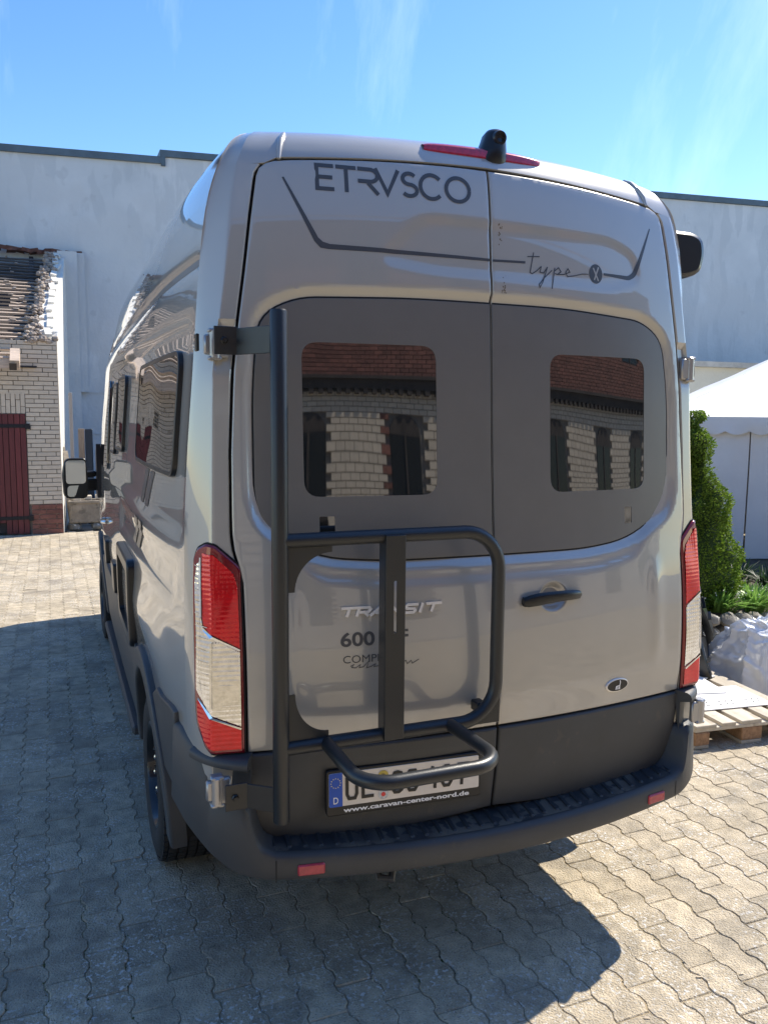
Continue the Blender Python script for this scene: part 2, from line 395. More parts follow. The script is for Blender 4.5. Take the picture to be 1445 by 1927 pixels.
# ---- tall rendered wall behind everything
REND = M('pale_render', (.68, .71, .72), .9, var=.05, vs=.9, bump=.6, bs=14, col2=(.54, .58, .60), detail=12)
speckle(REND, 1.6, .52, (.50, .54, .56), .5, stretch=(2.2, 2.2, .6)); speckle(REND, .5, .5, (.60, .62, .62), .6)
speckle(REND, 2.2, .66, (.45, .47, .48), .35)
COP = M('slate_blue_metal', (.10, .14, .17), .5, .2, var=.2, vs=3)
WHITEW = M('whitewash', (.74, .71, .64), .9, var=.08, vs=5, bump=.4, bs=25)
def wy(x): return 15.2-.14*(x+1)
tw = MB()
ang = math.atan(-.14)
def wbox(mb, x0, x1, z0, z1, y0=0, y1=.4, rnd=0):
    P = [(x, wy(x)+yy, z) for x in (x0, x1) for yy in (y0, y1) for z in (z0, z1)]
    mb.add(P, [(0, 1, 3, 2), (4, 6, 7, 5), (0, 4, 5, 1), (2, 3, 7, 6), (0, 2, 6, 4), (1, 5, 7, 3)])
wbox(tw, -14, .90, 0, 6.80); wbox(tw, .90, 24, 0, 6.93)
TW = tw.build('rendered_wall', REND, smooth=0, label='tall pale blue rendered wall behind the van and the shed', cat='wall')
cm = MB(); wbox(cm, -14, .90, 6.80, 6.93, -.05, .45); cm.build('wall_coping', COP, TW, smooth=0); cm = MB(); wbox(cm, .80, 24, 6.935, 7.06, -.05, .45); cm.build('wall_coping', COP, TW, smooth=0)
cm = MB(); wbox(cm, .82, .899, 6.76, 6.934, -.052, .44); cm.build('coping_end', COP, TW, smooth=0)
pm = MB(); wbox(pm, -1.15, -.80, 0, 4.98, -.30, -.001); pm.build('pilaster', REND, TW, smooth=0)
pm = MB(); wbox(pm, -.80, -.66, 2.32, 4.98, -.16, -.001); pm.build('pilaster', REND, TW, smooth=0)
for (x0, x1, z) in ((-.66, 1.6, 2.32), (-.66, .5, 1.5)): pm = MB(); wbox(pm, x0, x1, z-.012, z, -.02, -.001); pm.build('render_ledge', REND, TW, smooth=0)
# annex on the right
ANX = M('cream_render', (.60, .57, .47), .9, var=.06, vs=2, bump=.2, bs=30)
def anbox(mb, x0, x1, z0, z1, y0, y1):
    f = lambda x: 9.55-.05*(x-9.4); P = [(x, f(x)+yy, z) for x in (x0, x1) for yy in (y0, y1) for z in (z0, z1)]
    mb.add(P, [(0, 1, 3, 2), (4, 6, 7, 5), (0, 4, 5, 1), (2, 3, 7, 6), (0, 2, 6, 4), (1, 5, 7, 3)])
am = MB(); anbox(am, 7.5, 20, 0, 2.84, 0, 3.0); AN = am.build('cream_annex', ANX, smooth=0, label='low cream building behind the white tent, flat ledge on top', cat='building')
am = MB(); anbox(am, 7.4, 20.1, 2.843, 2.94, -.10, 3.05); am.build('roof_ledge', M('ledge_grey', (.42, .41, .37), .8, var=.2, vs=6), AN, smooth=0)
am = MB(); anbox(am, 7.5, 20, 2.33, 2.345, -.012, -.001); am.build('wall_joint', M('joint_dark', (.2, .19, .16), .9), AN, smooth=0)

# ---- brick shed on the left
K = Vector((-1.24, 11.57, 0)); EY = Vector((.066, .998, 0))
def SP(u, d, h): return K+Vector((u, 0, 0))+EY*d+Vector((0, 0, h))
BEI = M('beige_brick', (.56, .48, .38), .8, var=.07, vs=14, bump=.2, bs=80, island=.07, coord='Position')
MORT = M('dark_mortar', (.17, .15, .13), .9, var=.15, vs=20)
RBR = M('red_brick', (.185, .075, .055), .85, var=.3, vs=16, bump=.35, bs=60, island=.22, coord='Position')
MORT2 = M('pale_mortar', (.36, .26, .22), .9, var=.3, vs=10)
SHED = empty('brick_shed', K, 'old beige brick shed with a red door under a stripped lath roof', 'shed')
def sh(name, mb, mat, sm=0, **kw):
    o = mb.build(name, mat, SHED, smooth=sm, **kw)
    for v in o.data.vertices: v.co = v.co-K
    return o
DU0, DU1, DH = -.95, -.49, 1.89
mb = MB(); mb.prism([(-10.2, .0), (DU0-1.24, 0), (DU0-1.24, DH), (DU1-1.24, DH), (DU1-1.24, 0), (-1.245, 0), (-1.245, 3.0), (-10.2, 3.0)], 1, 11.585, 11.86); sh('front_wall', mb, MORT)
mb = MB(); mb.prism([(-1.70, 0), (-1.2415, 0), (-1.2415, .47), (-1.70, .47)], 1, 11.578, 11.584); sh('base_joint', mb, MORT2)
bl_, bh_ = .288, .0685
bpm = {}
def brick_obj(w_, h_, mat, x, z, y=11.575, d=.03):
    key = (round(w_, 3), round(h_, 3), mat.name)
    if key not in bpm:
        m_ = MB(); m_.bbox((0, 0, 0), (w_, d, h_), .0025); o = m_.build('brick', mat, SHED, smooth=0); bpm[key] = o.data
    else:
        o = bpy.data.objects.new('brick', bpm[key]); C.objects.link(o); o.parent = SHED
    o.location = Vector((x+random.gauss(0, .001), y+random.gauss(0, .0012)+d/2-.012, z))-K
    return o
far = MB(); nb = 0
for r_i in range(37):
    z = .475+bh_*(r_i+.5); off = (0, .5, .22, .75)[r_i % 4]*bl_
    u = -off*.999
    edges = [0.0]; uu = -(bl_-off) if off > .02 else -bl_
    while uu > -9.0: edges.append(uu); uu -= bl_
    for a, b in zip(edges[:-1], edges[1:]):
        if a-b < .03: continue
        segs = [(a, b)]
        if z < DH+.32:      # cut for door + lintel
            lo_, hi_ = (DU0-.0, DU1+.0)
            if a <= lo_ or b >= hi_: pass
            elif b < hi_ and a > hi_: segs = [(a, hi_)]
            elif a > lo_ and b < lo_: segs = [(lo_, b)]
            else: segs = []
        for (a_, b_) in segs:
            if a_-b_ < .02: continue
            xc = K.x+(a_+b_)/2; wv = a_-b_-.009
            if a_ > -1.0: brick_obj(wv, bh_-.009, BEI, xc, z); nb += 1
            else: far.bbox((xc, 11.578, z), (wv, .03, bh_-.009), .0025)
for k in range(21):         # soldier course over the door
    u = DU1-.035-k*.0685
    for zc, hh in ((DH+.105, .205), (DH+.268, .105)) if k % 2 else ((DH+.055, .105), (DH+.215, .205)):
        if u > -1.1: brick_obj(.060, hh, BEI, K.x+u, zc)
        else: far.bbox((K.x+u, 11.578, zc), (.060, .03, hh), .0025)
q = sh('bricks_beyond', far, BEI); q['kind'] = 'stuff'
rr_ = MB()
for r_i in range(6):
    z = .006+.078*(r_i+.5); uu = -.002-(.10 if r_i % 2 else 0)
    edges = [-.002]+([uu] if r_i % 2 else [])
    while edges[-1] > -9: edges.append(edges[-1]-.245)
    for a, b in zip(edges[:-1], edges[1:]):
        if b < DU1+.03 and a > DU0-.03: 
            if a > DU1+.06: b = DU1+.03
            else: continue
        wv = a-b-.012; xc = K.x+(a+b)/2
        if a > -.7: brick_obj(wv, .066, RBR, xc, z, y=11.568)
        else: rr_.bbox((xc, 11.571, z), (wv, .03, .066), .003)
q = sh('base_bricks_beyond', rr_, RBR); q['kind'] = 'stuff'
# gable wall, whitewashed, with rough top
mb = MB(); th = .30
top = [(d, 3.0+d*.556) for d in np.linspace(0, 3.62, 12)]
outer = [SP(0, .0, 0), SP(0, 3.62, 0)]+[SP(0, d, h+random.uniform(-.02, .02)) for d, h in top[::-1]]
inner = [SP(-th, .30, 0), SP(-th, 3.62, 0)]+[SP(-th, max(.30, d), h+random.uniform(-.02, .02)) for d, h in top[::-1]]
n = len(outer); mb.add(outer+inner, [tuple(range(n)), tuple(range(2*n-1, n-1, -1))]+[(i, i+n, (i+1) % n+n, (i+1) % n) for i in range(n)])
sh('gable_wall', mb, WHITEW)
# rubble along the verge
RUBB = M('broken_mortar', (.42, .36, .30), .95, col2=(.22, .17, .14), vs=9, bump=.6, bs=25)
def rock(mb, c, r, sq=(1, 1, 1), n1=6, n2=4):
    rows = []; ph = random.random()*6
    for i in range(n2+1):
        th_ = math.pi*i/n2; rows.append([Vector(c)+Vector((r*sq[0]*math.sin(th_)*math.cos(2*math.pi*k/n1+ph)*random.uniform(.78, 1.15), r*sq[1]*math.sin(th_)*math.sin(2*math.pi*k/n1+ph)*random.uniform(.78, 1.15), r*sq[2]*math.cos(th_)*random.uniform(.85, 1.1))) for k in range(n1)])
    mb.grid(rows, closed=True)
mb = MB()
for k in range(150):
    d = random.uniform(-.05, 3.5); u = -.26-.12*(1-d/3.6)+random.gauss(0, .055); rock(mb, SP(u, d, 3.02+d*.556+random.uniform(-.03, .03)), random.uniform(.03, .07), (1, 1.2, .7))
for k in range(18): rock(mb, SP(random.uniform(-.42, -.02), random.uniform(-.02, .08), 3.0+random.uniform(-.02, .05)), random.uniform(.03, .075), (1, .9, .8))
q = sh('verge_rubble', mb, RUBB); q['kind'] = 'stuff'
mb = MB()
for k in range(12):
    d = .25+k*.28; mb.box(SP(-.14+random.gauss(0, .015), d, 3.03+d*.556), (.10, .25, .04), rot=(.5+random.gauss(0, .05), random.gauss(0, .06), random.gauss(0, .12)))
q = sh('verge_stones', mb, WHITEW); q['kind'] = 'stuff'
# roof: rafters, dark void below, laths
LATHD = M('dark_grey_lath', (.12, .11, .105), .9, var=.4, vs=8, bump=.5, bs=50, island=.3, stretch=(.4, 4, 4))  # darker grey colour for the upper rows of laths
LATH = M('weathered_lath', (.50, .39, .30), .85, var=.3, vs=8, bump=.4, bs=60, island=.25, stretch=(.4, 4, 4))
DARKW = M('dark_timber', (.05, .04, .035), .9, var=.3, vs=5)
mb = MB(); mb.add([SP(-9, -.05, 2.60), SP(-.30, -.05, 2.60), SP(-.30, 3.6, 4.70), SP(-9, 3.6, 4.70)], [(0, 1, 2, 3)]); sh('roof_void_sheet', mb, DARKW)  # dark sheet added in place of the shaded void beneath the laths
rot = Euler((math.atan(.556), 0, 0)).to_matrix()
for k in range(12):
    u = -.50-k*.75; mb = MB(); mb.box(SP(u, 1.95, 2.80+1.95*.556), (.08, 3.9, .11), rot); sh('rafter', mb, DARKW)
for k in range(29):
    d = -.28+k*.134; h = 2.86+d*.556-(0); ue = -.50+.10*max(0, d)+random.gauss(0, .03)
    if k < 4: ue = -.62-random.random()*.05
    for (ua, ub) in (((-9, -1.02+random.gauss(0, .03)), (-.80+random.gauss(0, .02), ue)) if 13 <= k <= 16 else ((-9, ue),)):
        mb = MB(); nseg = 9; rws_ = []
        xs = np.linspace(ua, ub, nseg); ph = random.random()*6
        for x in xs:
            c = SP(x, d, h+.008*math.sin(x*1.7+ph)+random.gauss(0, .003)); wv = random.uniform(.017, .022)
            rws_.append([c+rot @ Vector((0, a*wv, b*.016)) for a, b in ((-1, -1), (1, -1), (1, 1), (-1, 1))])
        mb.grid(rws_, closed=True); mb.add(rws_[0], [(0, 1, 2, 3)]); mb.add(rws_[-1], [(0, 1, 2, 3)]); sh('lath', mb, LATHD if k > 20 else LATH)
mb = MB()
for k in range(50):
    r_i = random.randint(0, 28); d = -.28+r_i*.134; u = random.uniform(-2.6, -.55); mb.box(SP(u, d-.01, 2.885+d*.556), (random.uniform(.02, .10), .03, .02), rot, jit=.006)
q = sh('tile_remains', mb, RUBB); q['kind'] = 'stuff'
mb = MB(); TILE = M('old_clay_tile', (.13, .06, .045), .9, var=.5, vs=12, bump=.4, bs=30)
for k in range(60): mb.box(SP(.22-k*.13, 3.62+random.gauss(0, .02), 4.99+random.gauss(0, .015)), (.17, .22, .07), (random.gauss(0, .1), random.gauss(0, .12), random.gauss(0, .1)), jit=.012)
q = sh('ridge_tiles', mb, TILE); q['kind'] = 'stuff'
mb = MB(); mb.box(SP(-.57, -.36, 2.70), (.13, .42, .15), rot); sh('beam_end', mb, LATH); mb = MB(); mb.box(SP(-.58, -.575, 2.575), (.10, .012, .11), rot); sh('beam_end_face', mb, DARKW); mb = MB(); mb.box(SP(-1.6, -.46, 2.62), (2.0, .03, .14)); sh('eaves_timber', mb, LATH)
# red plank door
DR = M('oxblood_door_paint', (.125, .022, .024), .55, var=.2, vs=6, bump=.2, bs=30, stretch=(6, 6, .6), island=.12)
IRON = M('black_iron', (.015, .015, .018), .6, .3)
DOOR = MB(); DOOR.box((K.x+(DU0+DU1)/2, 11.60, .96), (DU1-DU0-.01, .02, 1.84)); door = sh('shed_door', DOOR, DARKW)
w_p = .083
for k in range(6):
    x1 = K.x+DU1-.004-k*w_p; z0_ = .02 if k < 4 else .20; lean_ = .04 if True else 0
    mb = MB(); mb.bbox((x1-w_p/2, 11.565, (z0_+1.885)/2), (w_p-.008, .03, 1.885-z0_), .002); o = sh('plank', mb, DR); o.parent = door
for z in (1.70, .27):
    mb = MB(); mb.box((K.x+DU1-.21, 11.545, z), (.46, .008, .055)); mb.box((K.x+DU1+.02, 11.540, z-.005), (.07, .02, .085)); o = sh('strap_hinge', mb, IRON); o.parent = door

# ---- brick building behind the photographer (seen mirrored in the van's windows and paint)
RB = empty('brick_building', (0, -8.6, 0), 'two storey building of beige and red brick mirrored in the van windows', 'building')
def rb(name, mb, mat, sm=0, **kw):
    o = mb.build(name, mat, RB, smooth=sm, **kw)
    for v in o.data.vertices: v.co = v.co-RB.location
    return o
mb = MB(); mb.box((1.5, -9.0, 3.35), (27, .6, 6.7)); rb('wall', mb, MORT)
ops_ = [(x, .9, x+.88, 2.75) for x in (-9.0, -6.2, -3.4, -.9, 1.75, 4.6, 7.4, 10.2, 12.8)]; PANE = M('dark_pane', (.02, .022, .022), .1, ior=1.35); ups = [(x, 4.4, x+1.1, 6.2) for x in (-8.6, -5.6, -2.6, .6, 3.6, 6.6, 9.6, 12.2)]
for (x0, z0_, x1, z1) in ops_+ups:
    mb = MB(); mb.box(((x0+x1)/2, -8.685, (z0_+z1)/2), (x1-x0, .02, z1-z0_)); wn = rb('window', mb, PANE)
    mb = MB(); mb.box(((x0+x1)/2, -8.665, (z0_+z1)/2), (.05, .03, z1-z0_)); mb.box(((x0+x1)/2, -8.664, z0_+(z1-z0_)*.62), (x1-x0, .03, .05)); o = rb('window_frame', mb, DARKW); o.parent = wn
    mb = MB(); n_ = 5; mb.prism([((x0+x1)/2+(x1-x0)/2*math.cos(a), z1+.22*math.sin(a)) for a in np.linspace(0, math.pi, 9)], 1, -8.69, -8.672); rb('window_arch', mb, DARKW)
bb = MB(); rbm = MB()
def inopen(x0, x1, z, L_):
    for (a, b, c, d) in L_:
        if x1 > a-.0 and x0 < c+.0 and b < z < d+.2: return (a, c)
    return None
for r_i in range(43):
    z = .04+r_i*.076; x = -12+(.125 if r_i % 2 else 0)
    while x < 15:
        h = inopen(x, x+.24, z, ops_)
        if not h:
            near_q = any(b < z < d+.2 and (a-.14 < x+.12 < a or c < x+.12 < c+.14) for a, b, c, d in ops_)
            (rbm if near_q else bb).box((x+.12, -8.68, z), (.24, .04, .066))
        x += .25
for r_i in range(42):
    z = 3.575+r_i*.076; x = -12+(.125 if r_i % 2 else 0)
    while x < 15:
        if not inopen(x, x+.24, z, ups): rbm.box((x+.12, -8.68+random.gauss(0, .002), z), (.238, .04, .064))
        x += .25
q = rb('beige_bricks', bb, BEI); q['kind'] = 'stuff'; q = rb('red_bricks', rbm, RBR); q['kind'] = 'stuff'
mb = MB(); mb.box((1.5, -8.64, 3.39), (27, .16, .16)); mb.box((1.5, -8.60, 3.50), (27, .22, .06))
for k in range(108): mb.box((-11.9+k*.25, -8.62, 3.28), (.12, .14, .10))
rb('cornice', mb, DARKW)
mb = MB(); mb.add([(-12.2, -8.3, 6.7), (15.2, -8.3, 6.7), (15.2, -12, 8.6), (-12.2, -12, 8.6)], [(0, 1, 2, 3)]); rb('roof', mb, TILE)
# ------------------------------------------------------------ van surface definition (x right, y forward, z up; rear at y=0)
VV = [.30, .45, .70, 1.0, 1.3, 1.6, 1.8, 2.06, 2.3, 2.5, 2.60, 2.68, 2.75, 2.80, 2.84, 2.87, 2.95, 3.10, 3.4, 3.7]
WW = [.99, 1.0, 1.02, 1.03, 1.03, 1.022, 1.01, .988, .970, .953, .938, .915, .882, .845, .795, .72, .46, .30, .12, .001]
ZZ = [.30, .45, .70, 1.0, 1.3, 1.6, 1.8, 2.06, 2.3, 2.5, 2.60, 2.68, 2.752, 2.805, 2.836, 2.848, 2.862, 2.868, 2.872, 2.874]
YV = [.30, .60, .68, .84, 1.0, 1.13, 1.256, 1.37, 1.48, 1.8, 2.06, 2.28, 2.54, 2.70, 2.75, 2.80, 2.84, 2.87, 2.95, 3.1, 3.4, 3.7]
YY = [.10, .066, .046, .036, .035, .038, .047, .064, .083, .110, .125, .140, .163, .187, .205, .245, .31, .38, .55, .85, 1.4, 2.0]
XV = [.3, .88, 1.5, 2.04, 2.22, 2.33, 2.58, 2.70, 2.80, 2.84]
XX = [.95, .946, .93, .912, .886, .872, .848, .825, .775, .73]
# smooth resampling of the tables (Gaussian smoothing on a fine grid)
_g = np.arange(.1, 3.9, .005)
def smooth_tab(a, b, s):
    y = np.interp(_g, a, b); k = np.exp(-.5*(np.arange(-60, 61)*.005/s)**2); k /= k.sum(); yp = np.concatenate([np.full(60, y[0]), y, np.full(60, y[-1])]); return np.convolve(yp, k, 'valid')
_W = smooth_tab(VV, WW, .028); _Z = smooth_tab(VV, ZZ, .018); _Yb = smooth_tab(YV, YY, .075); _Y = smooth_tab(YV, YY, .035); _k = np.clip((_g-2.45)/.15, 0, 1); _Y = _Yb*(1-_k)+_Y*_k
_X = smooth_tab(XV+[3.7], XX+[.0005], .025)
_Zf = np.where(_g < 2.5, _g, _Z)
def W(v): return float(np.interp(v, _g, _W))
def Z(v): return float(np.interp(v, _g, _Zf))
def Y0(v): return float(np.interp(v, _g, _Y))
def XC(v):
    wv = W(v); return min(float(np.interp(v, _g, _X)), wv*.955-.02*min(1, wv))
def drop(x, v): return .051*x*x*float(sstep(np.array(v), 2.2, 2.65))
def rear_raw(x, v):
    return Vector((x, Y0(v)+.11*x*x, Z(v)-drop(x, v)))
SC = .17; YE = .30
def corner_raw(s, v, sg):
    """s<0 rear face, 0..SC corner, >SC side (y = YE+(s-SC))"""
    xc = XC(v); wv = W(v); dl = .031*min(1, wv/.6)
    if s <= 0:
        return rear_raw(sg*(xc+s), v)
    ye = YE + max(0, Y0(v)-.20)*.8
    y1 = Y0(v)+.11*xc*xc
    if s < SC:
        t = s/SC; wr = wv-dl; cx = wr-.010; cyy = y1+(wr-xc)*.95
        x = (1-t)**2*xc+2*t*(1-t)*cx+t*t*wr; y = (1-t)**2*y1+2*t*(1-t)*cyy+t*t*ye
    else:
        y = ye+(s-SC)*(5.99-ye)/(5.99-YE); x = (wv-dl*max(0, 1-(y-ye)/.85)**2)*(1-.010*max(0, y-1.0)*float(sstep(np.array(v), 2.25, 2.5)))*(1-.0042*max(0, y-2.5)**2-.03*max(0, (y-5.0))**2)
    return Vector((sg*x, y, Z(v)-drop(x, v)))
def surf_n(f, a, b, e=.003):
    du = f(a+e, b)-f(a-e, b); dv = f(a, b+e)-f(a, b-e); n = du.cross(dv)
    return n.normalized() if n.length > 1e-12 else Vector((0, 0, 1))
def rear(x, z, off=0):
    # here z is true height
    v = z+drop(x, z); p = rear_raw(x, v)
    if not off: return p
    n = surf_n(rear_raw, x, v)
    if n.y > 0: n = -n
    return p+n*off
def shell(sg):
    def f(s, v, off=0):
        g = lambda a, b: corner_raw(a, b, sg)
        p = g(s, v)
        if not off: return p
        n = surf_n(g, s, v)
        if n.dot(Vector((p.x, p.y-2.5 if p.y < 1 and s <= SC else 0, 0))) < 0 and v < 2.75: n = -n
        return p+n*off
    return f
def side(sg):
    f = shell(sg); return lambda y, z, off=0: f(SC+(y-YE), z, off)

VAN = empty('camper_van', (0, 0, 0), 'grey high roof camper van seen from behind, black carrier frame on left rear door', 'camper van')

# ------------------------------------------------------------ rear door geometry
def gapx(z):   # half width of the door opening
    return float(np.interp(z, [.55, .62, .72, .84, .872, 1.41, 1.445, 1.51, 1.56, 1.8, 2.04, 2.2, 2.36, 2.52, 2.635, 2.659, 2.675, 2.685], [.80, .822, .836, .842, .843, .845, .853, .869, .872, .868, .855, .836, .812, .790, .7705, .761, .742, .714]))
def door_top(x): return 2.726-.07*x*x
def door_poly(sg, zb=.872):
    g = .0035
    P = [(sg*g, zb), (sg*(gapx(zb)-.004), zb)]
    for z in np.arange(max(zb, .9)+.05, 2.60, .05): P.append((sg*(gapx(z)-.004), float(z)))
    P += [(sg*.7665, 2.635), (sg*.757, 2.659), (sg*.738, 2.675), (sg*.71, 2.685)]
    for x in np.arange(.66, .05, -.06): P.append((sg*x, door_top(x)-.004))
    P.append((sg*g, door_top(0)-.004))
    return P
GL = rounded([(.80, 1.66), (.775, 1.575), (.60, 1.478), (.40, 1.452), (-.40, 1.452), (-.62, 1.472), (-.775, 1.575), (-.80, 1.66), (-.797, 2.0), (-.775, 2.215), (-.66, 2.276), (-.3, 2.289), (.3, 2.289), (.66, 2.268), (.765, 2.205), (.797, 2.0)], [.05, .05, .1, .1, .1, .1, .05, .05, .1, .09, .08, .1, .1, .08, .09, .1])
POCK = rounded([(-.40, 2.40), (-.25, 2.545), (.5, 2.545), (.62, 2.50), (.64, 2.41), (.5, 2.37), (-.2, 2.375)], .06)
LOWR = rounded([(.775, 1.62), (.60, 1.41), (.40, 1.375), (-.40, 1.375), (-.62, 1.40), (-.80, 1.62), (-.86, 2.3), (.86, 2.3)], .05)
def door_h(P):
    P = np.asarray(P, float); P2 = P.copy()
    d = sdist(P2, GL)
    h = -.016*(1-sstep(d, .005, .030))                    # glazing sits in a bevelled recess
    dp = sdist(P2, POCK); h += -.0045*(1-sstep(dp, -.022, .016))
    dl = sdist(P2, LOWR); h += .008*sstep(dl, -.022, .012)*(1-sstep(P2[:, 1], 1.50, 1.95))*sstep(P2[:, 1], .87, 1.0)
    dc = np.hypot((P2[:, 0]-.216)/.062, (P2[:, 1]-1.298)/.052)   # handle cup
    h += -.024*(1-sstep(dc, .55, 1.0))
    # pressed contour beside the right edge, lower door
    h += .006*np.exp(-((np.abs(P2[:, 0])-.70)/.03)**2)*sstep(P2[:, 1], .95, 1.1)*(1-sstep(P2[:, 1], 1.3, 1.42))
    return h
CUP = [(.216+.068*math.cos(a), 1.298+.058*math.sin(a)) for a in np.linspace(0, 2*math.pi, 37)[:-1]]
doors = {}
for sg in (-1, 1):
    mb = MB(); dp = door_poly(sg)
    patch(mb, dp, rear, (.0125, .0125), h=.0, t=.022, r=.006, hf=door_h, holes=[CUP] if sg > 0 else ())
    d = mb.build('rear_door', PAINT, VAN, smooth=50, label='left rear door with black carrier frame, wide lettering and number plate' if sg < 0 else 'right rear door with the door handle and oval badge')
    doors[sg] = d
    weld(d, .0003)
    # glazing film panel (sits in the recess)
    g = [p for p in GL if p[0]*sg > .0045]
    if sg > 0: gp = [(.0045, 1.4525)]+[p for p in GL[:0]]
    pts = sorted(g, key=lambda p: 0)
    def half(poly, sg):
        out = []; n = len(poly)
        for i in range(n):
            a, b = poly[i], poly[(i+1) % n]; ia, ib = a[0]*sg > .0045, b[0]*sg > .0045
            if ia: out.append(a)
            if ia != ib:
                t = (.0045*sg-a[0])/(b[0]-a[0]); out.append((.0045*sg, a[1]+t*(b[1]-a[1])))
        return out
    gpoly = half(list(offset_in(GL if area2(GL) > 0 else GL[::-1], .003)), sg)
    wr = rrect(-.645, 1.660, -.203, 2.140, .052) if sg < 0 else rrect(.234, 1.655, .673, 2.131, .052)
    if sg < 0: sq = rrect(-.600, 1.535, -.551, 1.598, .004, 2)
    else: sq = rrect(.571, 1.530, .607, 1.590, .004, 2)
    mb = MB(); patch(mb, gpoly, rear, (.03, .03), h=-.0115, t=.006, r=.0015, holes=[wr, sq], hf=None)
    fo = mb.build('window_film', FILM, d, smooth=50)
    spoly = half(list(offset_in(GL if area2(GL) > 0 else GL[::-1], -.0025)), sg); mb = MB(); patch(mb, spoly, rear, (.03, .03), h=-.0136, holes=[wr, sq]); mb.build('window_seal', GAP, d, smooth=50)
    mb = MB(); patch(mb, wr, rear, (.03, .03), h=-.0128, hf=lambda P: .00035*np.sin(P[:, 0]*9)*np.sin(P[:, 1]*7))
    mb.build('window_glass', GLASS, d, smooth=60)
    mb = MB(); patch(mb, sq, rear, (.03, .03), h=-.0128); mb.build('clear_patch', GLASS, d)
    # black seal line round the film
    if True:
        ring = gpoly; rin = list(offset_in(np.array(gpoly if area2(gpoly) > 0 else gpoly[::-1]), -.006))
    # plastic cladding of the door foot
    zb = [(sg*.0035, .575)]
    cp = [(sg*.0035, .866), (sg*.0035, .572), (sg*.2, .556), (sg*.43, .548), (sg*.70, .556), (sg*.775, .580), (sg*.806, .62), (sg*.826, .70), (sg*.838, .80), (sg*.839, .866)]
    holes = []
    def clad_h(P): return .004*sstep(P[:, 1], .72, .80)
    mb = MB(); patch(mb, cp, rear, (.035, .03), h=.006, t=.025, r=.008, hf=(lambda P: -.006*(1-sstep(sdist(P, PREC), 0, .012))) if sg < 0 else None) if False else None
    PREC = rrect(-.63, .595, -.06, .80, .01)
    mb = MB(); patch(mb, cp, rear, (.03, .02), h=.006, t=.025, r=.008, hf=((lambda P: -.010*(1-sstep(sdist(P, PREC), -.006, .010))) if sg < 0 else None))
    mb.build('cladding', PLAST, d, smooth=50)

# ---- stroke lettering on a surface
def ribbon(mb, pts, w_, fn, off, closed=False, taper=None):
    P = [np.array(p, float) for p in pts]; n = len(P); L_, R_ = [], []
    for i in range(n):
        a = P[(i-1) % n] if (closed or i) else P[i]; b = P[(i+1) % n] if (closed or i < n-1) else P[i]
        d1 = P[i]-a; d2 = b-P[i]
        u1 = d1/np.linalg.norm(d1) if np.linalg.norm(d1) > 1e-9 else None; u2 = d2/np.linalg.norm(d2) if np.linalg.norm(d2) > 1e-9 else None
        if u1 is None: u1 = u2
        if u2 is None: u2 = u1
        t = u1+u2; t /= max(1e-6, np.linalg.norm(t)); nn = np.array([-t[1], t[0]]); c = max(.5, abs(nn @ np.array([-u1[1], u1[0]])))
        ww = w_*(taper(i/(n-1)) if taper else 1)/2/c; L_.append(P[i]+nn*ww); R_.append(P[i]-nn*ww)
    rows = [[fn(p[0], p[1], off) for p in L_], [fn(p[0], p[1], off) for p in R_]]
    mb.grid(rows, closed=closed)
def arc(cx, cy, rx, ry, a0, a1, n=14): return [(cx+rx*math.cos(R(a0+(a1-a0)*k/n)), cy+ry*math.sin(R(a0+(a1-a0)*k/n))) for k in range(n+1)]
def strokes(name, lst, fn, mat, parent, w_, off=.0012, thick=0):
    mb = MB()
    for i, s in enumerate(lst):
        pts = s; ribbon(mb, pts, w_, fn, off+i*.00006)
    o = mb.build(name, mat, parent, smooth=0, recalc=False)
    if thick:
        md = o.modifiers.new('solid', 'SOLIDIFY'); md.thickness = thick; md.offset = 0
    return o
def rear_h(x, z, off=0): return rear(x, z, off+float(door_h(np.array([[x, z]]))[0]))
# ETRVSCO : x from -.594 to -.067, z about 2.60 .. 2.69
H = .083; z0 = 2.603
def gl(x, w, pts): return [(x+px*w, z0+pz*H) for px, pz in pts]
lt = []
xe = -.590
lt += [gl(xe, .060, [(1, .93), (.12, .93), (.12, .07), (1, .07)]), gl(xe, .060, [(.2, .5), (.92, .5)])]
xe = -.523; lt += [gl(xe, .064, [(0, .93), (1, .93)]), gl(xe, .064, [(.5, .86), (.5, 0)])]
xe = -.454; ar = arc(.60, .70, .36, .23, 90, -90, 12); lt += [gl(xe, .066, [(0, .93)]+ar+[(0, .47)]), gl(xe, .066, [(.48, .42), (.98, 0)])]
xe = -.398; lt += [gl(xe, .078, [(.02, 1), (.5, .07), (.98, 1)])]
xe = -.316; sp = arc(.5, .72, .36, .21, 35, 270, 12)+arc(.5, .29, .40, .22, 90, -145, 12)[1:]; lt += [gl(xe, .062, sp)]
xe = -.252; lt += [gl(xe, .082, arc(.52, .5, .47, .46, 42, 318, 22))]
xe = -.162; lt += [gl(xe, .090, arc(.5, .5, .46, .46, 0, 360, 30))]
strokes('brand_lettering', lt, rear_h, DECAL, doors[-1], .0125)
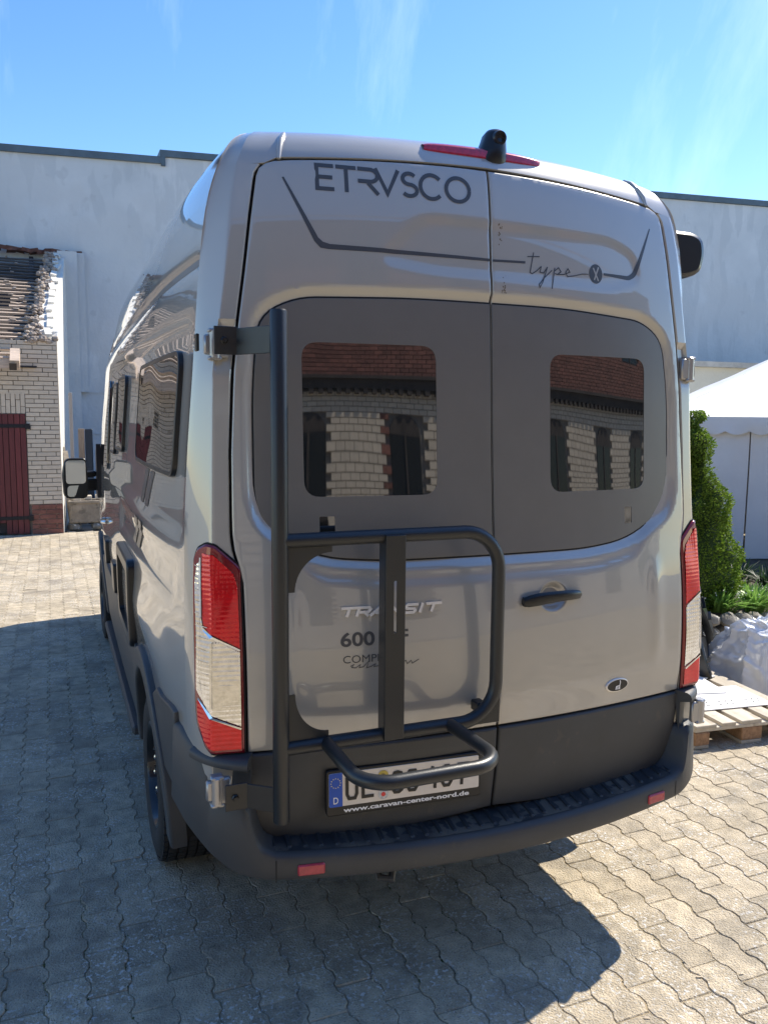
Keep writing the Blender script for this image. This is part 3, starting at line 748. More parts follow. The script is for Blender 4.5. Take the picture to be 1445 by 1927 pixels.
# decal stripe
def taper_poly(name, poly, fn, mat, parent, off=.001, step=.03):
    mb = MB(); patch(mb, poly, fn, (step, step), h=off); return mb.build(name, mat, parent, smooth=50)
taper_poly('decal_stripe', [(-.684, 2.636), (-.690, 2.634), (-.598, 2.446), (-.580, 2.427), (-.555, 2.424), (-.0045, 2.424), (-.0045, 2.433), (-.55, 2.440), (-.572, 2.446), (-.586, 2.458)][::-1], rear_h, DECAL, doors[-1])
taper_poly('decal_stripe', [(.0045, 2.424), (.0045, 2.432), (.132, 2.436), (.132, 2.428)], rear_h, DECAL, doors[1])
taper_poly('decal_stripe', rounded([(.468, 2.4245), (.468, 2.4165), (.59, 2.409), (.622, 2.424), (.702, 2.606), (.698, 2.607), (.608, 2.438), (.585, 2.424)], [0, 0, .01, .02, 0, 0, .012, .01]), rear_h, DECAL, doors[1])
sc = [[(.140, 2.452), (.190, 2.456)], [(.166, 2.468), (.150, 2.400), (.158, 2.396), (.178, 2.408), (.196, 2.424)], [(.196, 2.424), (.190, 2.404), (.205, 2.402), (.222, 2.424)], [(.222, 2.424), (.200, 2.372), (.186, 2.350), (.184, 2.362), (.205, 2.384), (.240, 2.414)],
      [(.252, 2.424), (.236, 2.350)], [(.250, 2.412), (.268, 2.425), (.278, 2.412), (.262, 2.402), (.252, 2.404)], [(.262, 2.402), (.290, 2.404), (.316, 2.414), (.308, 2.425), (.298, 2.412), (.305, 2.398), (.33, 2.402), (.37, 2.412), (.398, 2.414)]]
strokes('script_lettering', sc, rear_h, DECAL, doors[1], .0035)
mb = MB(); patch(mb, [(.432+.030*math.cos(a), 2.418+.034*math.sin(a)) for a in np.linspace(0, 2*math.pi, 25)[:-1]], rear_h, (.02, .02), h=.001); mb.build('round_emblem', DECAL, doors[1])
strokes('emblem_cross', [[(.420, 2.438), (.443, 2.394)], [(.444, 2.442), (.424, 2.396)]], rear_h, PAINT, doors[1], .006, off=.0016)
# TRANSIT badge, slanted wide letters in chrome
H = .030; z0 = 1.284
def gs(x, w, pts): return [(x+px*w+(pz-.5)*.012, z0+pz*H) for px, pz in pts]
tt = []
x = -.552; tt += [gs(x, .054, [(0, .9), (1, .9)]), gs(x, .054, [(.5, .8), (.5, 0)])]
x = -.497; tt += [gs(x, .044, [(.08, 0), (.08, .9), (.8, .9), (.95, .7), (.8, .42), (.2, .42)]), gs(x, .044, [(.6, .35), (.95, 0)])]
x = -.450; tt += [gs(x, .05, [(0, 0), (.55, .95), (.95, 0)]), gs(x, .05, [(.3, .28), (.8, .28)])]
x = -.395; tt += [gs(x, .044, [(.1, 0), (.1, .95), (.9, .05), (.9, 1)])]
x = -.343; tt += [gs(x, .044, [(1, .9), (.2, .9), (.1, .7), (.2, .52), (.8, .46), (.9, .3), (.8, .08), (0, .08)])]
x = -.292; tt += [gs(x, .014, [(.5, 0), (.5, 1)])]
x = -.272; tt += [gs(x, .054, [(0, .9), (1, .9)]), gs(x, .054, [(.5, .8), (.5, 0)])]
strokes('chrome_lettering', tt, rear_h, CHROME, doors[-1], .0088, off=.004, thick=.005)
# text set in the built-in font, laid on the surface
def text_on(name, txt, x0, z0, wid, hei, fn, mat, parent, off=.0012, bold=0, shear=0, sub=.02, thick=0):
    cu = bpy.data.curves.new('t', 'FONT'); cu.body = txt; cu.offset = bold; cu.shear = shear; cu.resolution_u = 4
    to = bpy.data.objects.new('t', cu); C.objects.link(to); dg = bpy.context.evaluated_depsgraph_get(); dg.update()
    me = bpy.data.meshes.new_from_object(to.evaluated_get(dg)); bpy.data.objects.remove(to)
    co = np.array([v.co[:2] for v in me.vertices]); lo, hi = co.min(0), co.max(0)
    for v in me.vertices:
        a = x0+(v.co.x-lo[0])/(hi[0]-lo[0])*wid; b = z0+(v.co.y-lo[1])/(hi[1]-lo[1])*hei; v.co = fn(a, b, off)
    me.name = name; me.materials.clear(); me.materials.append(mat); o = bpy.data.objects.new(name, me); C.objects.link(o); o.parent = parent
    if thick: md = o.modifiers.new('solid', 'SOLIDIFY'); md.thickness = thick
    return o
text_on('model_number', '600 DF', -.552, 1.190, .222, .046, rear_h, DECAL, doors[-1], bold=.025)
text_on('trim_lettering', 'COMPLETE', -.545, 1.138, .19, .024, rear_h, DECAL, doors[-1], bold=0)
sl = [[(-.522, 1.128), (-.510, 1.134), (-.518, 1.124), (-.505, 1.122), (-.49, 1.132), (-.494, 1.122), (-.48, 1.124), (-.462, 1.142), (-.47, 1.120), (-.455, 1.123), (-.44, 1.132), (-.446, 1.122), (-.42, 1.124)],
      [(-.42, 1.124), (-.405, 1.13), (-.40, 1.144), (-.405, 1.12), (-.385, 1.128), (-.375, 1.122), (-.362, 1.132), (-.352, 1.124), (-.34, 1.134), (-.335, 1.122), (-.322, 1.132), (-.318, 1.122), (-.295, 1.134)]]
strokes('script_lettering', sl, rear_h, DECAL, doors[-1], .0026)
# oval badge with a small white deer figure
ov = [(.504+.054*math.cos(a), .947+.026*math.sin(a)) for a in np.linspace(0, 2*math.pi, 33)[:-1]]
mb = MB(); patch(mb, ov, rear_h, (.02, .02), h=.006, t=.006, r=.003); ob = mb.build('oval_badge', CHROME, doors[1])
ov2 = [(.504+.048*math.cos(a), .947+.0215*math.sin(a)) for a in np.linspace(0, 2*math.pi, 33)[:-1]]
mb = MB(); patch(mb, ov2, rear_h, (.02, .02), h=.0068); mb.build('badge_field', BLACKP, doors[1])
strokes('badge_figure', [[(.495, .932), (.496, .944), (.512, .946), (.514, .958), (.511, .966)], [(.512, .946), (.513, .932)], [(.500, .942), (.501, .932)], [(.508, .942), (.508, .932)]], rear_h, WHITE, doors[1], .0045, off=.0085)
# dirt spots on the right door near the seam
SPL = M('bird_dropping_stain', (.17, .14, .10), .9)
mb = MB()
for cx, cz, n_ in ((.035, 2.525, 18), (.045, 2.345, 18)):
    for k in range(n_):
        a = random.uniform(0, 6.28); rr = random.uniform(.0012, .0036); ox, oz = random.gauss(0, .005), random.gauss(0, .018)
        patch(mb, [(cx+ox+rr*.7*math.cos(t), cz+oz+rr*math.sin(t)) for t in np.linspace(0, 2*math.pi, 7)[:-1]], rear_h, (.01, .01), h=.0006+k*.00003)
mb.build('dirt_spots', SPL, doors[1], kind='stuff')

# door handle
mb = MB(); rows = [[rear_h(.216+.0682*q*math.cos(a), 1.298+.0582*q*math.sin(a), .0003*(q < .99)) for a in np.linspace(0, 2*math.pi, 49)[:-1]] for q in np.linspace(1, .02, 22)]
mb.grid(rows, closed=True); mb.build('handle_cup', PAINT, doors[1], smooth=80)
mb = MB()
pth = [rear(.085, 1.290, .018), rear(.10, 1.292, .030), rear(.13, 1.296, .038), rear(.17, 1.299, .040), rear(.22, 1.301, .042), rear(.27, 1.301, .038), rear(.31, 1.299, .028), rear(.325, 1.298, .016)]
rows = []
for i, p in enumerate(pth):
    hh = [.012, .020, .022, .021, .019, .018, .015, .010][i]; row = []
    for k in range(12):
        a = 2*math.pi*k/12; row.append(p+Vector((0, .010*math.cos(a), hh*math.sin(a))))
    rows.append(row)
mb.grid(rows, closed=True); mb.add(rows[0], [tuple(range(12))]); mb.add(rows[-1], [tuple(range(12))])
mb.box(rear(.10, 1.290, .012), (.02, .03, .03)); mb.box(rear(.31, 1.298, .008), (.02, .03, .024))
mb.build('door_handle', PLASTG, doors[1], smooth=50)

# number plate
def plate_fn(x, z, off=0):
    # flat plane following the left door foot
    a = rear(-.593, .71, 0); b = rear(-.075, .71, 0); t = (x+.593)/(.518); y = a.y+(b.y-a.y)*t
    p = Vector((x, y-.010-.0-(.71-z)*.04, z)); n = Vector((b.y-a.y, -(.518), 0)).normalized()
    return p+n*off
mb = MB(); patch(mb, rrect(-.600, .640, -.066, .792, .012), plate_fn, (.08, .08), h=.012, t=.018, r=.004)
ph = mb.build('plate_holder', BLACKP, doors[-1], smooth=50)
mb = MB(); patch(mb, rrect(-.592, .672, -.075, .782, .006), plate_fn, (.1, .1), h=.0145, t=.003, r=.001); mb.build('number_plate', PLATEW, doors[-1])
mb = MB(); patch(mb, rounded([(-.592, .672), (-.548, .672), (-.548, .782), (-.592, .782)], [.006, 0, 0, .006]), plate_fn, (.1, .1), h=.0152); mb.build('country_band', PLATEB, doors[-1])
mb = MB()
for k in range(12):
    a = 2*math.pi*k/12; cx, cz = -.570+.0155*math.cos(a), .750+.0155*math.sin(a)
    st = [(cx+(.0028 if j % 2 == 0 else .0012)*math.sin(j*math.pi/5), cz+(.0028 if j % 2 == 0 else .0012)*math.cos(j*math.pi/5)) for j in range(10)]
    mb.add([plate_fn(x, z, .0158) for x, z in st]+[plate_fn(cx, cz, .0158)], [(j, (j+1) % 10, 10) for j in range(10)])
mb.build('stars', M('star_yellow', (.85, .75, .4), .5), doors[-1], smooth=0)
text_on('country_letter', 'D', -.578, .682, .016, .022, plate_fn, WHITE, doors[-1], off=.0158, bold=.01)
PK = .0162
def fe(x, pts, w=.040): return [(x+px*w, .690+pz*.075) for px, pz in pts]
pl_ = [fe(-.537, [(.1, 1), (.1, .25), (.25, .06), (.75, .06), (.9, .25), (.9, 1)]), fe(-.484, [(1, .94), (.1, .94), (.1, .06), (1, .06)]), fe(-.484, [(.15, .52), (.85, .52)]),
       fe(-.385, [(.95, .72), (.85, .9), (.6, .95), (.3, .93), (.12, .75), (.12, .25), (.3, .07), (.65, .06), (.9, .15), (.95, .3)]), fe(-.334, [(.95, .74), (.8, .93), (.3, .93), (.12, .75), (.12, .25), (.3, .07), (.75, .06), (.92, .2), (.92, .46), (.55, .46)]),
       fe(-.262, [(.72, 0), (.72, .6)]), fe(-.262, [(.55, 1), (.1, .3), (1, .3)]), fe(-.212, [(.3, .94), (.7, .94), (.92, .75), (.92, .25), (.7, .06), (.3, .06), (.1, .25), (.1, .75), (.3, .94)]), fe(-.155, [(.05, .94), (.95, .94), (.45, .3), (.42, 0)])]
for q_ in ([pl_[0]], pl_[1:3], [pl_[3]], [pl_[4]], pl_[5:7], [pl_[7]], [pl_[8]]): strokes('plate_character', q_, plate_fn, BLACKP, doors[-1], .0105, off=PK, thick=.001)
for cz, c1, c2 in ((.756, (.55, .42, .08), (.2, .16, .05)), (.694, (.6, .58, .55), (.75, .06, .05))):
    mb = MB(); patch(mb, [(-.412+.0175*math.cos(a), cz+.0175*math.sin(a)) for a in np.linspace(0, 2*math.pi, 21)[:-1]], plate_fn, (.02, .02), h=PK); q = mb.build('seal_sticker', M('seal', c1, .5, var=.3, vs=150), doors[-1])
    mb = MB(); patch(mb, [(-.412+.0075*math.cos(a), cz+.0075*math.sin(a)) for a in np.linspace(0, 2*math.pi, 15)[:-1]], plate_fn, (.02, .02), h=PK+.0005); mb.build('seal_centre', M('seal_centre', c2, .5), doors[-1])
text_on('dealer_address', 'www.caravan-center-nord.de', -.545, .649, .435, .0155, plate_fn, WHITE, doors[-1], off=.0128, bold=.03)

# ------------------------------------------------------------ body shell
AR = .46; AY = 1.23; AZc = .36; FY = 4.96
def arch(yc, r, n=22, z0=.30):
    a0 = math.asin((z0-AZc)/r)
    return [(yc+r*math.cos(a), AZc+r*math.sin(a)) for a in np.linspace(math.pi-a0, a0, n)]
BIGW = rrect(.49, 1.700, 1.60, 2.125, .07); W2 = rrect(2.36, 1.70, 2.90, 2.12, .06); W3 = rrect(2.98, 1.66, 3.42, 2.10, .05)
CABW = rounded([(3.72, 1.52), (4.95, 1.50), (4.45, 2.12), (3.75, 2.14)], .06)
STA = rounded([(.32, 1.50), (3.9, 1.50), (3.9, 2.22), (.32, 2.22)], .05)
STB = rounded([(.46, 1.285), (2.45, 1.285), (2.45, 1.425), (.42, 1.425)], .02)
GRV = [(.10, 2.372), (4.2, 2.372), (4.2, 2.418), (.10, 2.418)]
def side_h(P):
    P = np.asarray(P, float)
    h = -.012*(1-sstep(sdist(P, STA), -.03, .0)); h += -.012*(1-sstep(sdist(P, STB), -.018, .0)); h += -.010*(1-sstep(sdist(P, GRV), -.012, .0))
    h += .004*np.exp(-((P[:, 1]-1.46)/.012)**2)*(P[:, 0] > .5)*(P[:, 0] < 3.9)
    h += .012*np.exp(-((P[:, 1]-1.02)/.10)**2)*sstep(P[:, 0], .4, 1.0)     # shoulder bulge above the wheels
    for s_ in (2.46, 3.66, 4.78): h += -.012*np.exp(-((P[:, 0]-s_)/.005)**2)*(P[:, 1] < 2.25)*(P[:, 1] > .8)
    return h*sstep(P[:, 0], .10, .2)
mbS = MB()
for sg in (-1, 1):
    f = shell(sg); sd_ = side(sg)
    # pillar + corner loft (z levels)
    rows = []
    for v in list(np.arange(.60, 2.70, .025))+[2.70]:
        g = gapx(v-drop(.77, v))+.004; xc = XC(v); row = []
        pk = -.014*float(sstep(np.array(v), 2.045, 2.065)*(1-sstep(np.array(v), 2.185, 2.20)))
        row.append(f(-(xc-g), v, -.03)); row.append(f(-(xc-g), v, -.004)); row.append(f(-(xc-g-.004), v, pk))
        n_ = 5
        for k in range(1, n_+1): row.append(f(-(xc-g-.004)*(1-k/n_)-.003*(k == n_), v, pk))
        for t in (.003, .013, .028, .046, .066, .09, .117, .143, SC): row.append(f(t, v, 0))
        rows.append(row)
    mbS.grid(rows)
    # side wall with wheel arches
    top = 2.60
    ye = YE
    dom = [(ye, top), (ye, .80), (.78, .74)]+[(.78, .60)]+[(p[0], p[1]) for p in arch(AY, AR)[::-1] if False]
    A1 = [(p[0], p[1]) for p in arch(AY, AR, 26, .45)][::-1]; A2 = [(p[0], p[1]) for p in arch(FY, AR, 26, .45)][::-1]
    # go along the bottom from rear to front
    dom = [(ye, top), (ye, .62)]
    a = arch(AY, AR, 26, .62); a = sorted(a, key=lambda p: p[0]); dom += a
    dom += [(1.9, .50), (4.3, .50)]
    a = sorted(arch(FY, AR, 26, .50), key=lambda p: p[0]); dom += a
    dom += [(5.9, .50), (5.97, .9), (5.90, 1.12), (5.35, 1.34), (5.02, 1.45), (4.45, 2.30), (4.18, 2.50), (3.95, top)]
    patch(mbS, dom, lambda y, z, o, sd_=sd_: sd_(y, z, o), (.055, .03), h=0, hf=side_h)
    # roof flank up to the ridge
    rows = []
    for v in (2.60, 2.63, 2.66, 2.69, 2.72, 2.75, 2.775, 2.80, 2.82, 2.84, 2.87, 2.95, 3.1, 3.4, 3.695):
        rows.append([f(SC+(y-YE), v, 0) for y in (YE, .42, .6, .8, 1.1, 1.5, 2, 2.5, 3, 3.5, 3.95)])
    mbS.grid(rows)
# header + roof rear
def vstart(x): return float(np.interp(abs(x), [0, .70, .725, .745], [2.7315, 2.7205, 2.711, 2.700]))
rows = []; HX = list(np.linspace(-1, 1, 41))
lev = [0, .0, .0, .006, .02, .04, .055, .07, .085, .10, .115, .13, .145, .16, .20, .24, .31, .40, .55, .70, .84, .985]
for li, lv_ in enumerate(lev):
    row = []
    def vv(x): v0 = vstart(x); return v0+(3.695-v0)*lv_ if lv_ > .5 else v0+lv_
    def xcf(v): return XC(v)
    vc = 2.70+lv_ if lv_ <= .5 else 2.70+(.995)*lv_
    for t in (SC, .143, .117, .09, .066, .046, .028, .013, .003): row.append(corner_raw(t, vc, -1))
    for k in HX:
        x = XC(vc)*k; v = vv(x) if abs(x) < .745 else vc
        p = rear_raw(x, v)
        if li < 2 and abs(x) < .76: p = p+Vector((0, .03 if li == 0 else .005, -.0045 if li == 0 else -.003))
        row.append(p)
    for t in (.003, .013, .028, .046, .066, .09, .117, .143, SC): row.append(corner_raw(t, vc, 1))
    rows.append(row)
mbS.grid(rows)
# front closing: windscreen rim, bonnet, nose
front = [(3.95, 2.60), (4.18, 2.50), (4.45, 2.30), (5.02, 1.45), (5.35, 1.34), (5.90, 1.12), (5.97, .9), (5.9, .50)]
def fr_row(y, z, bulge):
    a = side(-1)(y, z); b = side(1)(y, z); return [Vector((a.x+(b.x-a.x)*t, a.y+bulge*math.sin(math.pi*t)**.7, a.z+(.05 if z > 1.0 else 0)*math.sin(math.pi*t))) for t in np.linspace(0, 1, 17)]
bl = [0, .05, .08, .12, .15, .12, .10, .10]
rws = [fr_row(y, z, b) for (y, z), b in zip(front, bl)]
mbS.grid([rws[3], rws[4], rws[5], rws[6], rws[7]]); mbS.grid([[corner_raw(SC+3.53, 3.695, -1)]*17, [Vector((p.x*.55, p.y-.1, 2.80)) for p in rws[0]], rws[0], rws[1]])
bs = mbS.build('body_shell', PAINT, VAN, smooth=38); weld(bs, .0006); bs.data.set_sharp_from_angle(angle=R(26))
mb = MB(); mb.grid([[p for p in rws[1]], [p for p in rws[2]], [p for p in rws[3]]]); mb.build('windscreen', GLASS, VAN)
# inner dark liner behind the gaps, wheel wells, floor
mb = MB()
lp = [(-.86, .56), (.86, .56), (.875, 1.5), (.868, 2.0), (.80, 2.5), (.765, 2.67), (.3, 2.715), (-.3, 2.715), (-.765, 2.67), (-.80, 2.5), (-.868, 2.0), (-.875, 1.5)]
patch(mb, lp, rear, (.06, .06), h=-.028)
mb.box((0, 2.9, .47), (1.70, 5.2, .10)); mb.box((0, 3.1, .60), (1.40, 5.0, .25))
mb.box((-.58, 3.1, .75), (.02, 5.2, .6)); mb.box((.58, 3.1, .75), (.02, 5.2, .6))
mb.build('underbody', GAP, VAN, smooth=0)
for yc in (AY, FY):
    for sg in (-1, 1):
        mb = MB(); n = 24
        rows = [[Vector((sg*x, yc+(AR+.02)*math.cos(a), AZc+(AR+.02)*math.sin(a))) for a in np.linspace(-.15, math.pi+.15, n)] for x in (1.0, .60)]
        mb.grid(rows); mb.add(rows[1], [tuple(range(n))]); mb.build('wheel_liner', GAP, VAN, smooth=40)

# ------------------------------------------------------------ side details (left seen, right alike)
def panel(name, poly, sg, mat, h, t, r, step=(.05, .03), holes=(), hf=None, parent=VAN):
    mb = MB(); s = side(sg); patch(mb, poly, lambda y, z, o: s(y, z, o), step, h=h, t=t, r=r, holes=holes, hf=hf); return mb.build(name, mat, parent, smooth=50)
def flare_poly(yc, ro, ri, a0, a1, n=30):
    o = [(yc+ro*math.cos(a), AZc+ro*math.sin(a)) for a in np.linspace(a0, a1, n)]; i = [(yc+ri*math.cos(a), AZc+ri*math.sin(a)) for a in np.linspace(a1, a0, n)]; return o+i
for sg in (-1, 1):
    panel('wheel_arch_flare', flare_poly(AY, .555, .455, -.05, math.pi+.12), sg, PLAST, .030, .05, .012, (.03, .03))
    panel('wheel_arch_flare', flare_poly(FY, .555, .455, -.05, math.pi+.05), sg, PLAST, .030, .05, .012, (.03, .03))
    # cladding between the bumper and the rear arch, and the sill cladding
    cl = [(.43, .60), (.43, .915), (.50, .915), (.60, .90), (.70, .885), (.80, .885)]+[(AY+.55*math.cos(a), AZc+.55*math.sin(a)) for a in np.linspace(math.pi-1.0, math.pi-.45, 8)]
    panel('side_cladding', cl, sg, PLAST, .016, .03, .008, (.04, .03))
    sl_ = [(AY+.56*math.cos(a), AZc+.56*math.sin(a)) for a in np.linspace(.20, .92, 7)]; s2 = [(FY-.56*math.cos(a), AZc+.56*math.sin(a)) for a in np.linspace(.85, .15, 7)]
    panel('sill_cladding', sl_+[(1.75, .845), (3.0, .845), (4.30, .82)]+s2+[(4.36, .36), (1.80, .36)], sg, PLAST, .016, .03, .008, (.10, .04))
    mb = MB(); mb.bbox((sg*.98, 3.05, .30), (.12, 2.3, .05), .012); mb.build('running_board', PLAST, VAN, smooth=30)
    # windows
    for wn, hh in ((BIGW, 1), (W2, 1), (W3, 0)):
        fr = panel('side_window', wn, sg, PLASTG, .005, .02, .003, (.06, .04), holes=[list(offset_in(wn, .017))])
        gi = list(offset_in(wn, .016)); mb = MB(); s = side(sg)
        patch(mb, gi, lambda y, z, o, s=s: s(y, z, o), (.06, .04), h=.003, hf=lambda P: .0018*np.sin(P[:, 0]*11+1)*np.sin(P[:, 1]*9)); mb.build('window_pane', GLASS, fr, smooth=60)
    panel('cab_window', CABW, sg, GLASS, .003, .01, .002, (.08, .05))
    panel('roof_groove_strip', [(.16, 2.383), (4.1, 2.383), (4.1, 2.408), (.16, 2.408)], sg, STRIPE, -.005, 0, 0, (.1, .02))
    # decal bands below the rear window
    for dy in (0, .17):
        panel('decal_band', [(.96+dy, 1.690), (1.08+dy, 1.690), (1.36+dy, 1.475), (1.24+dy, 1.475)], sg, DECAL, .0015-.0116, 0, 0, (.06, .03), hf=None)
        panel('decal_band', [(1.26+dy, 1.458), (1.38+dy, 1.458), (1.60+dy, 1.31), (1.48+dy, 1.31)], sg, DECAL, .0045, 0, 0, (.06, .03), hf=side_h)
    panel('fuel_flap', rrect(4.62, 1.09, 4.74, 1.17, .01), sg, PLASTG, .004, .006, .002)
    # cab door handles
    mb = MB(); s = side(sg); mb.tube([s(3.80, 1.14, .01), s(3.83, 1.14, .035), s(3.98, 1.14, .035), s(4.01, 1.14, .01)], .012, 8); mb.build('cab_door_handle', BOLT, VAN)
# service hatch frame and sockets on the left side
s = side(-1)
fo = rrect(1.66, .80, 2.34, 1.225, .05); fi = rrect(1.73, .86, 2.27, 1.165, .03)
panel('service_hatch_frame', fo, -1, PLASTG, .036, .05, .012, (.05, .04), holes=[fi])
panel('service_hatch', fi, -1, PAINT, .012, .01, .002, (.06, .05), hf=None)
panel('power_socket', rrect(2.75, .84, 2.95, 1.02, .02), -1, PLASTG, .03, .03, .008)
panel('water_socket', rrect(3.45, .90, 3.62, 1.06, .02), -1, PLASTG, .035, .035, .008)
panel('water_socket', rrect(3.70, .93, 3.82, 1.05, .02), -1, PLASTG, .03, .03, .008)

# ------------------------------------------------------------ tail lights
def tl_poly():
    xi = lambda z: -(XC(z)-.849)
    return [(xi(.875), .875), (-.004, .875), (.03, .892), (.075, .955), (.083, 1.02), (.086, 1.40), (.080, 1.475), (.06, 1.505), (.02, 1.522), (-.008, 1.518), (xi(1.45)-.004, 1.448), (xi(1.41), 1.40)]
def lens_h(P):
    return .00042*np.sin(P[:, 0]*2*math.pi/.0125)*(.5+.5*np.sin(P[:, 1]*17+1))+.00022*np.sin(P[:, 1]*2*math.pi/.0145)+.0016*np.sin(P[:, 1]*23+P[:, 0]*19)*np.sin(P[:, 0]*31)
for sg in (-1, 1):
    f = shell(sg)
    tp = rounded(tl_poly(), [0, .01, .01, .02, .02, .02, .02, .01, .01, .01, .02, .02], 3)
    mb = MB(); patch(mb, tp, lambda a, b, o, f=f: f(a, b, o), (.02, .03), h=.010, t=.03, r=.008)
    tl = mb.build('tail_light', RED2, VAN, smooth=50, label='left tail light, wide open to view' if sg < 0 else 'right tail light, seen edge on')
    mb = MB(); patch(mb, list(offset_in(np.array(tp) if area2(tp) > 0 else np.array(tp[::-1]), -.005)), lambda a, b, o, f=f: f(a, b, o), (.03, .03), h=.002); mb.build('lamp_seal', GAP, tl, smooth=60)
    xi = lambda z, e=.0: -(XC(z)-.849)+.010+e
    up = [(xi(1.205), 1.205), (xi(1.40), 1.39), (xi(1.43)+.01, 1.43), (-.004, 1.488), (.030, 1.492), (.032, 1.30), (.028, 1.275), (.0, 1.248)]
    md = [(xi(1.19), 1.193), (.0, 1.235), (.030, 1.262), (.040, 1.30), (.038, 1.47), (.056, 1.455), (.064, 1.40), (.064, 1.07), (.05, 1.055), (.0, 1.0), (xi(.965), .962)]
    lo = [(xi(.95), .950), (.0, .988), (.05, 1.040), (.064, 1.035), (.062, .975), (.03, .918), (-.004, .890), (xi(.89), .890)]
    mb = MB(); patch(mb, up, lambda a, b, o, f=f: f(a, b, o), (.0031, .0036), h=.0125, hf=lens_h); mb.build('red_upper_lens', RED, tl, smooth=180)
    mb = MB(); patch(mb, md, lambda a, b, o, f=f: f(a, b, o), (.0031, .0036), h=.0125, hf=lens_h); mb.build('clear_lens', CLR, tl, smooth=180)
    mb = MB(); patch(mb, lo, lambda a, b, o, f=f: f(a, b, o), (.0031, .0036), h=.0125, hf=lens_h); mb.build('red_lower_lens', RED, tl, smooth=180)
    # bright bars dividing the lenses, vertical rib at the crease
    mb = MB()
    for pts in ([(xi(1.19), 1.199), (.0, 1.241), (.031, 1.268)], [(xi(.96), .956), (.0, .994), (.052, 1.048)], [(.036, 1.30), (.035, 1.478)]):
        ribbon(mb, pts, .006, lambda a, b, o, f=f: f(a, b, o), .0165)
    for zz_ in np.arange(1.09, 1.455, .036): ribbon(mb, [(.041 if zz_ > 1.28 else .010, float(zz_)), (.062, float(zz_)+.004)], .0022, lambda a, b, o, f=f: f(a, b, o), .0158)
    for sx_ in (.041, .0005): ribbon(mb, [(sx_, 1.02 if sx_ < .01 else 1.06), (sx_, 1.225 if sx_ < .01 else 1.46)], .0028, lambda a, b, o, f=f: f(a, b, o), .0160)
    mb.build('lens_trim', CLR, tl, smooth=0, recalc=False)

# ------------------------------------------------------------ bumper
def bpath(t):
    """plan path of the bumper's outer face; t in -1..1 ; returns (x,y,nx,ny)"""
    def P(t):
        a = abs(t); s = 1 if t >= 0 else -1
        if a < .62:
            x = a/.62*.80; return (s*x, -.045+.12*x*x)
        if a < .86:
            u = (a-.62)/.24; p0 = (.80, .0318); p1 = (1.005, .09); p2 = (1.026, .34)
            return (s*((1-u)**2*p0[0]+2*u*(1-u)*p1[0]+u*u*p2[0]), (1-u)**2*p0[1]+2*u*(1-u)*p1[1]+u*u*p2[1])
        u = (a-.86)/.14; return (s*(1.026+.012*u), .34+.09*u)
    p = P(t); q = P(t+.002); r = P(t-.002); dx, dy = q[0]-r[0], q[1]-r[1]; l = math.hypot(dx, dy); return p[0], p[1], dy/l, -dx/l
rows = []; T = sorted(set(list(np.linspace(-1, 1, 81))+[s*t for s in (-1, 1) for t in (.625, .632, .64, .648, .656, .664, .74, .745, .75)]))
for t in T:
    x, y, nx, ny = bpath(t); a = abs(t); ax = abs(x)
    zt = .537+.045*min(ax, .8)**2
    ztop = zt+float(np.interp(ax, [.77, .80, .825, .84, .852, .862], [0, .008, .03, .075, .14, .165]))
    if a > .745: ztop = float(np.interp(a, [.745, .752, .82, .9, 1.0], [.735, .868, .875, .885, .88]))
    zb = .447+.05*min(ax, .8)**2 + float(np.interp(ax, [.80, .90, .96, 1.0, 1.04], [0, .022, .065, .10, .125]))
    wing = float(np.interp(ax, [.82, .86], [0, 1])); ins = .16*(1-wing)+.10*wing
    prof = [(ins, ztop+.014*(1-wing)), (.020, ztop+.004), (.008, ztop-.003), (0, ztop-.014), (0, (ztop+zb)/2), (.0, zb+.02), (.006, zb+.006), (.02, zb), (.12, zb-.002)]
    lean = .03*wing
    rows.append([Vector((x-nx*i-nx*lean*max(0, (z-.55))*1.5, y-ny*i-ny*lean*max(0, (z-.55))*1.5, z)) for i, z in prof])
mb = MB(); mb.grid(rows); BUM = mb.build('rear_bumper', PLAST, VAN, smooth=42)
for sg in (-1, 1):
    mb = MB(); t_ = .62*.775/.80*sg; r0_, r1_ = [], []
    for i_, z_ in (( .0, .562), (-.0012, .548), (-.0012, .50), (-.0012, .478)):
        for lst, dx_ in ((r0_, -.0016), (r1_, .0016)): x = sg*.775+dx_; lst.append(Vector((x, -.045+.12*x*x+i_+(.012 if z_ > .56 else 0), z_)))
    mb.grid([r0_, r1_]); mb.build('bumper_seam', GAP, BUM, smooth=0)
# inset wall behind the hinges with a cap under the light
for sg in (-1, 1):
    rows = []
    for t in np.linspace(.655, .80, 12):
        x, y, nx, ny = bpath(sg*t)
        pr = [(.07, .872), (.018, .870), (.004, .862), (.0, .850), (.002, .838), (.03, .832), (.045, .828), (.045, .70)]
        rows.append([Vector((x-nx*i, y-ny*i, z)) for i, z in pr])
    mb = MB(); mb.grid(rows); mb.add(rows[0], [tuple(range(8))]); mb.build('bumper_corner', PLAST, VAN, smooth=42)
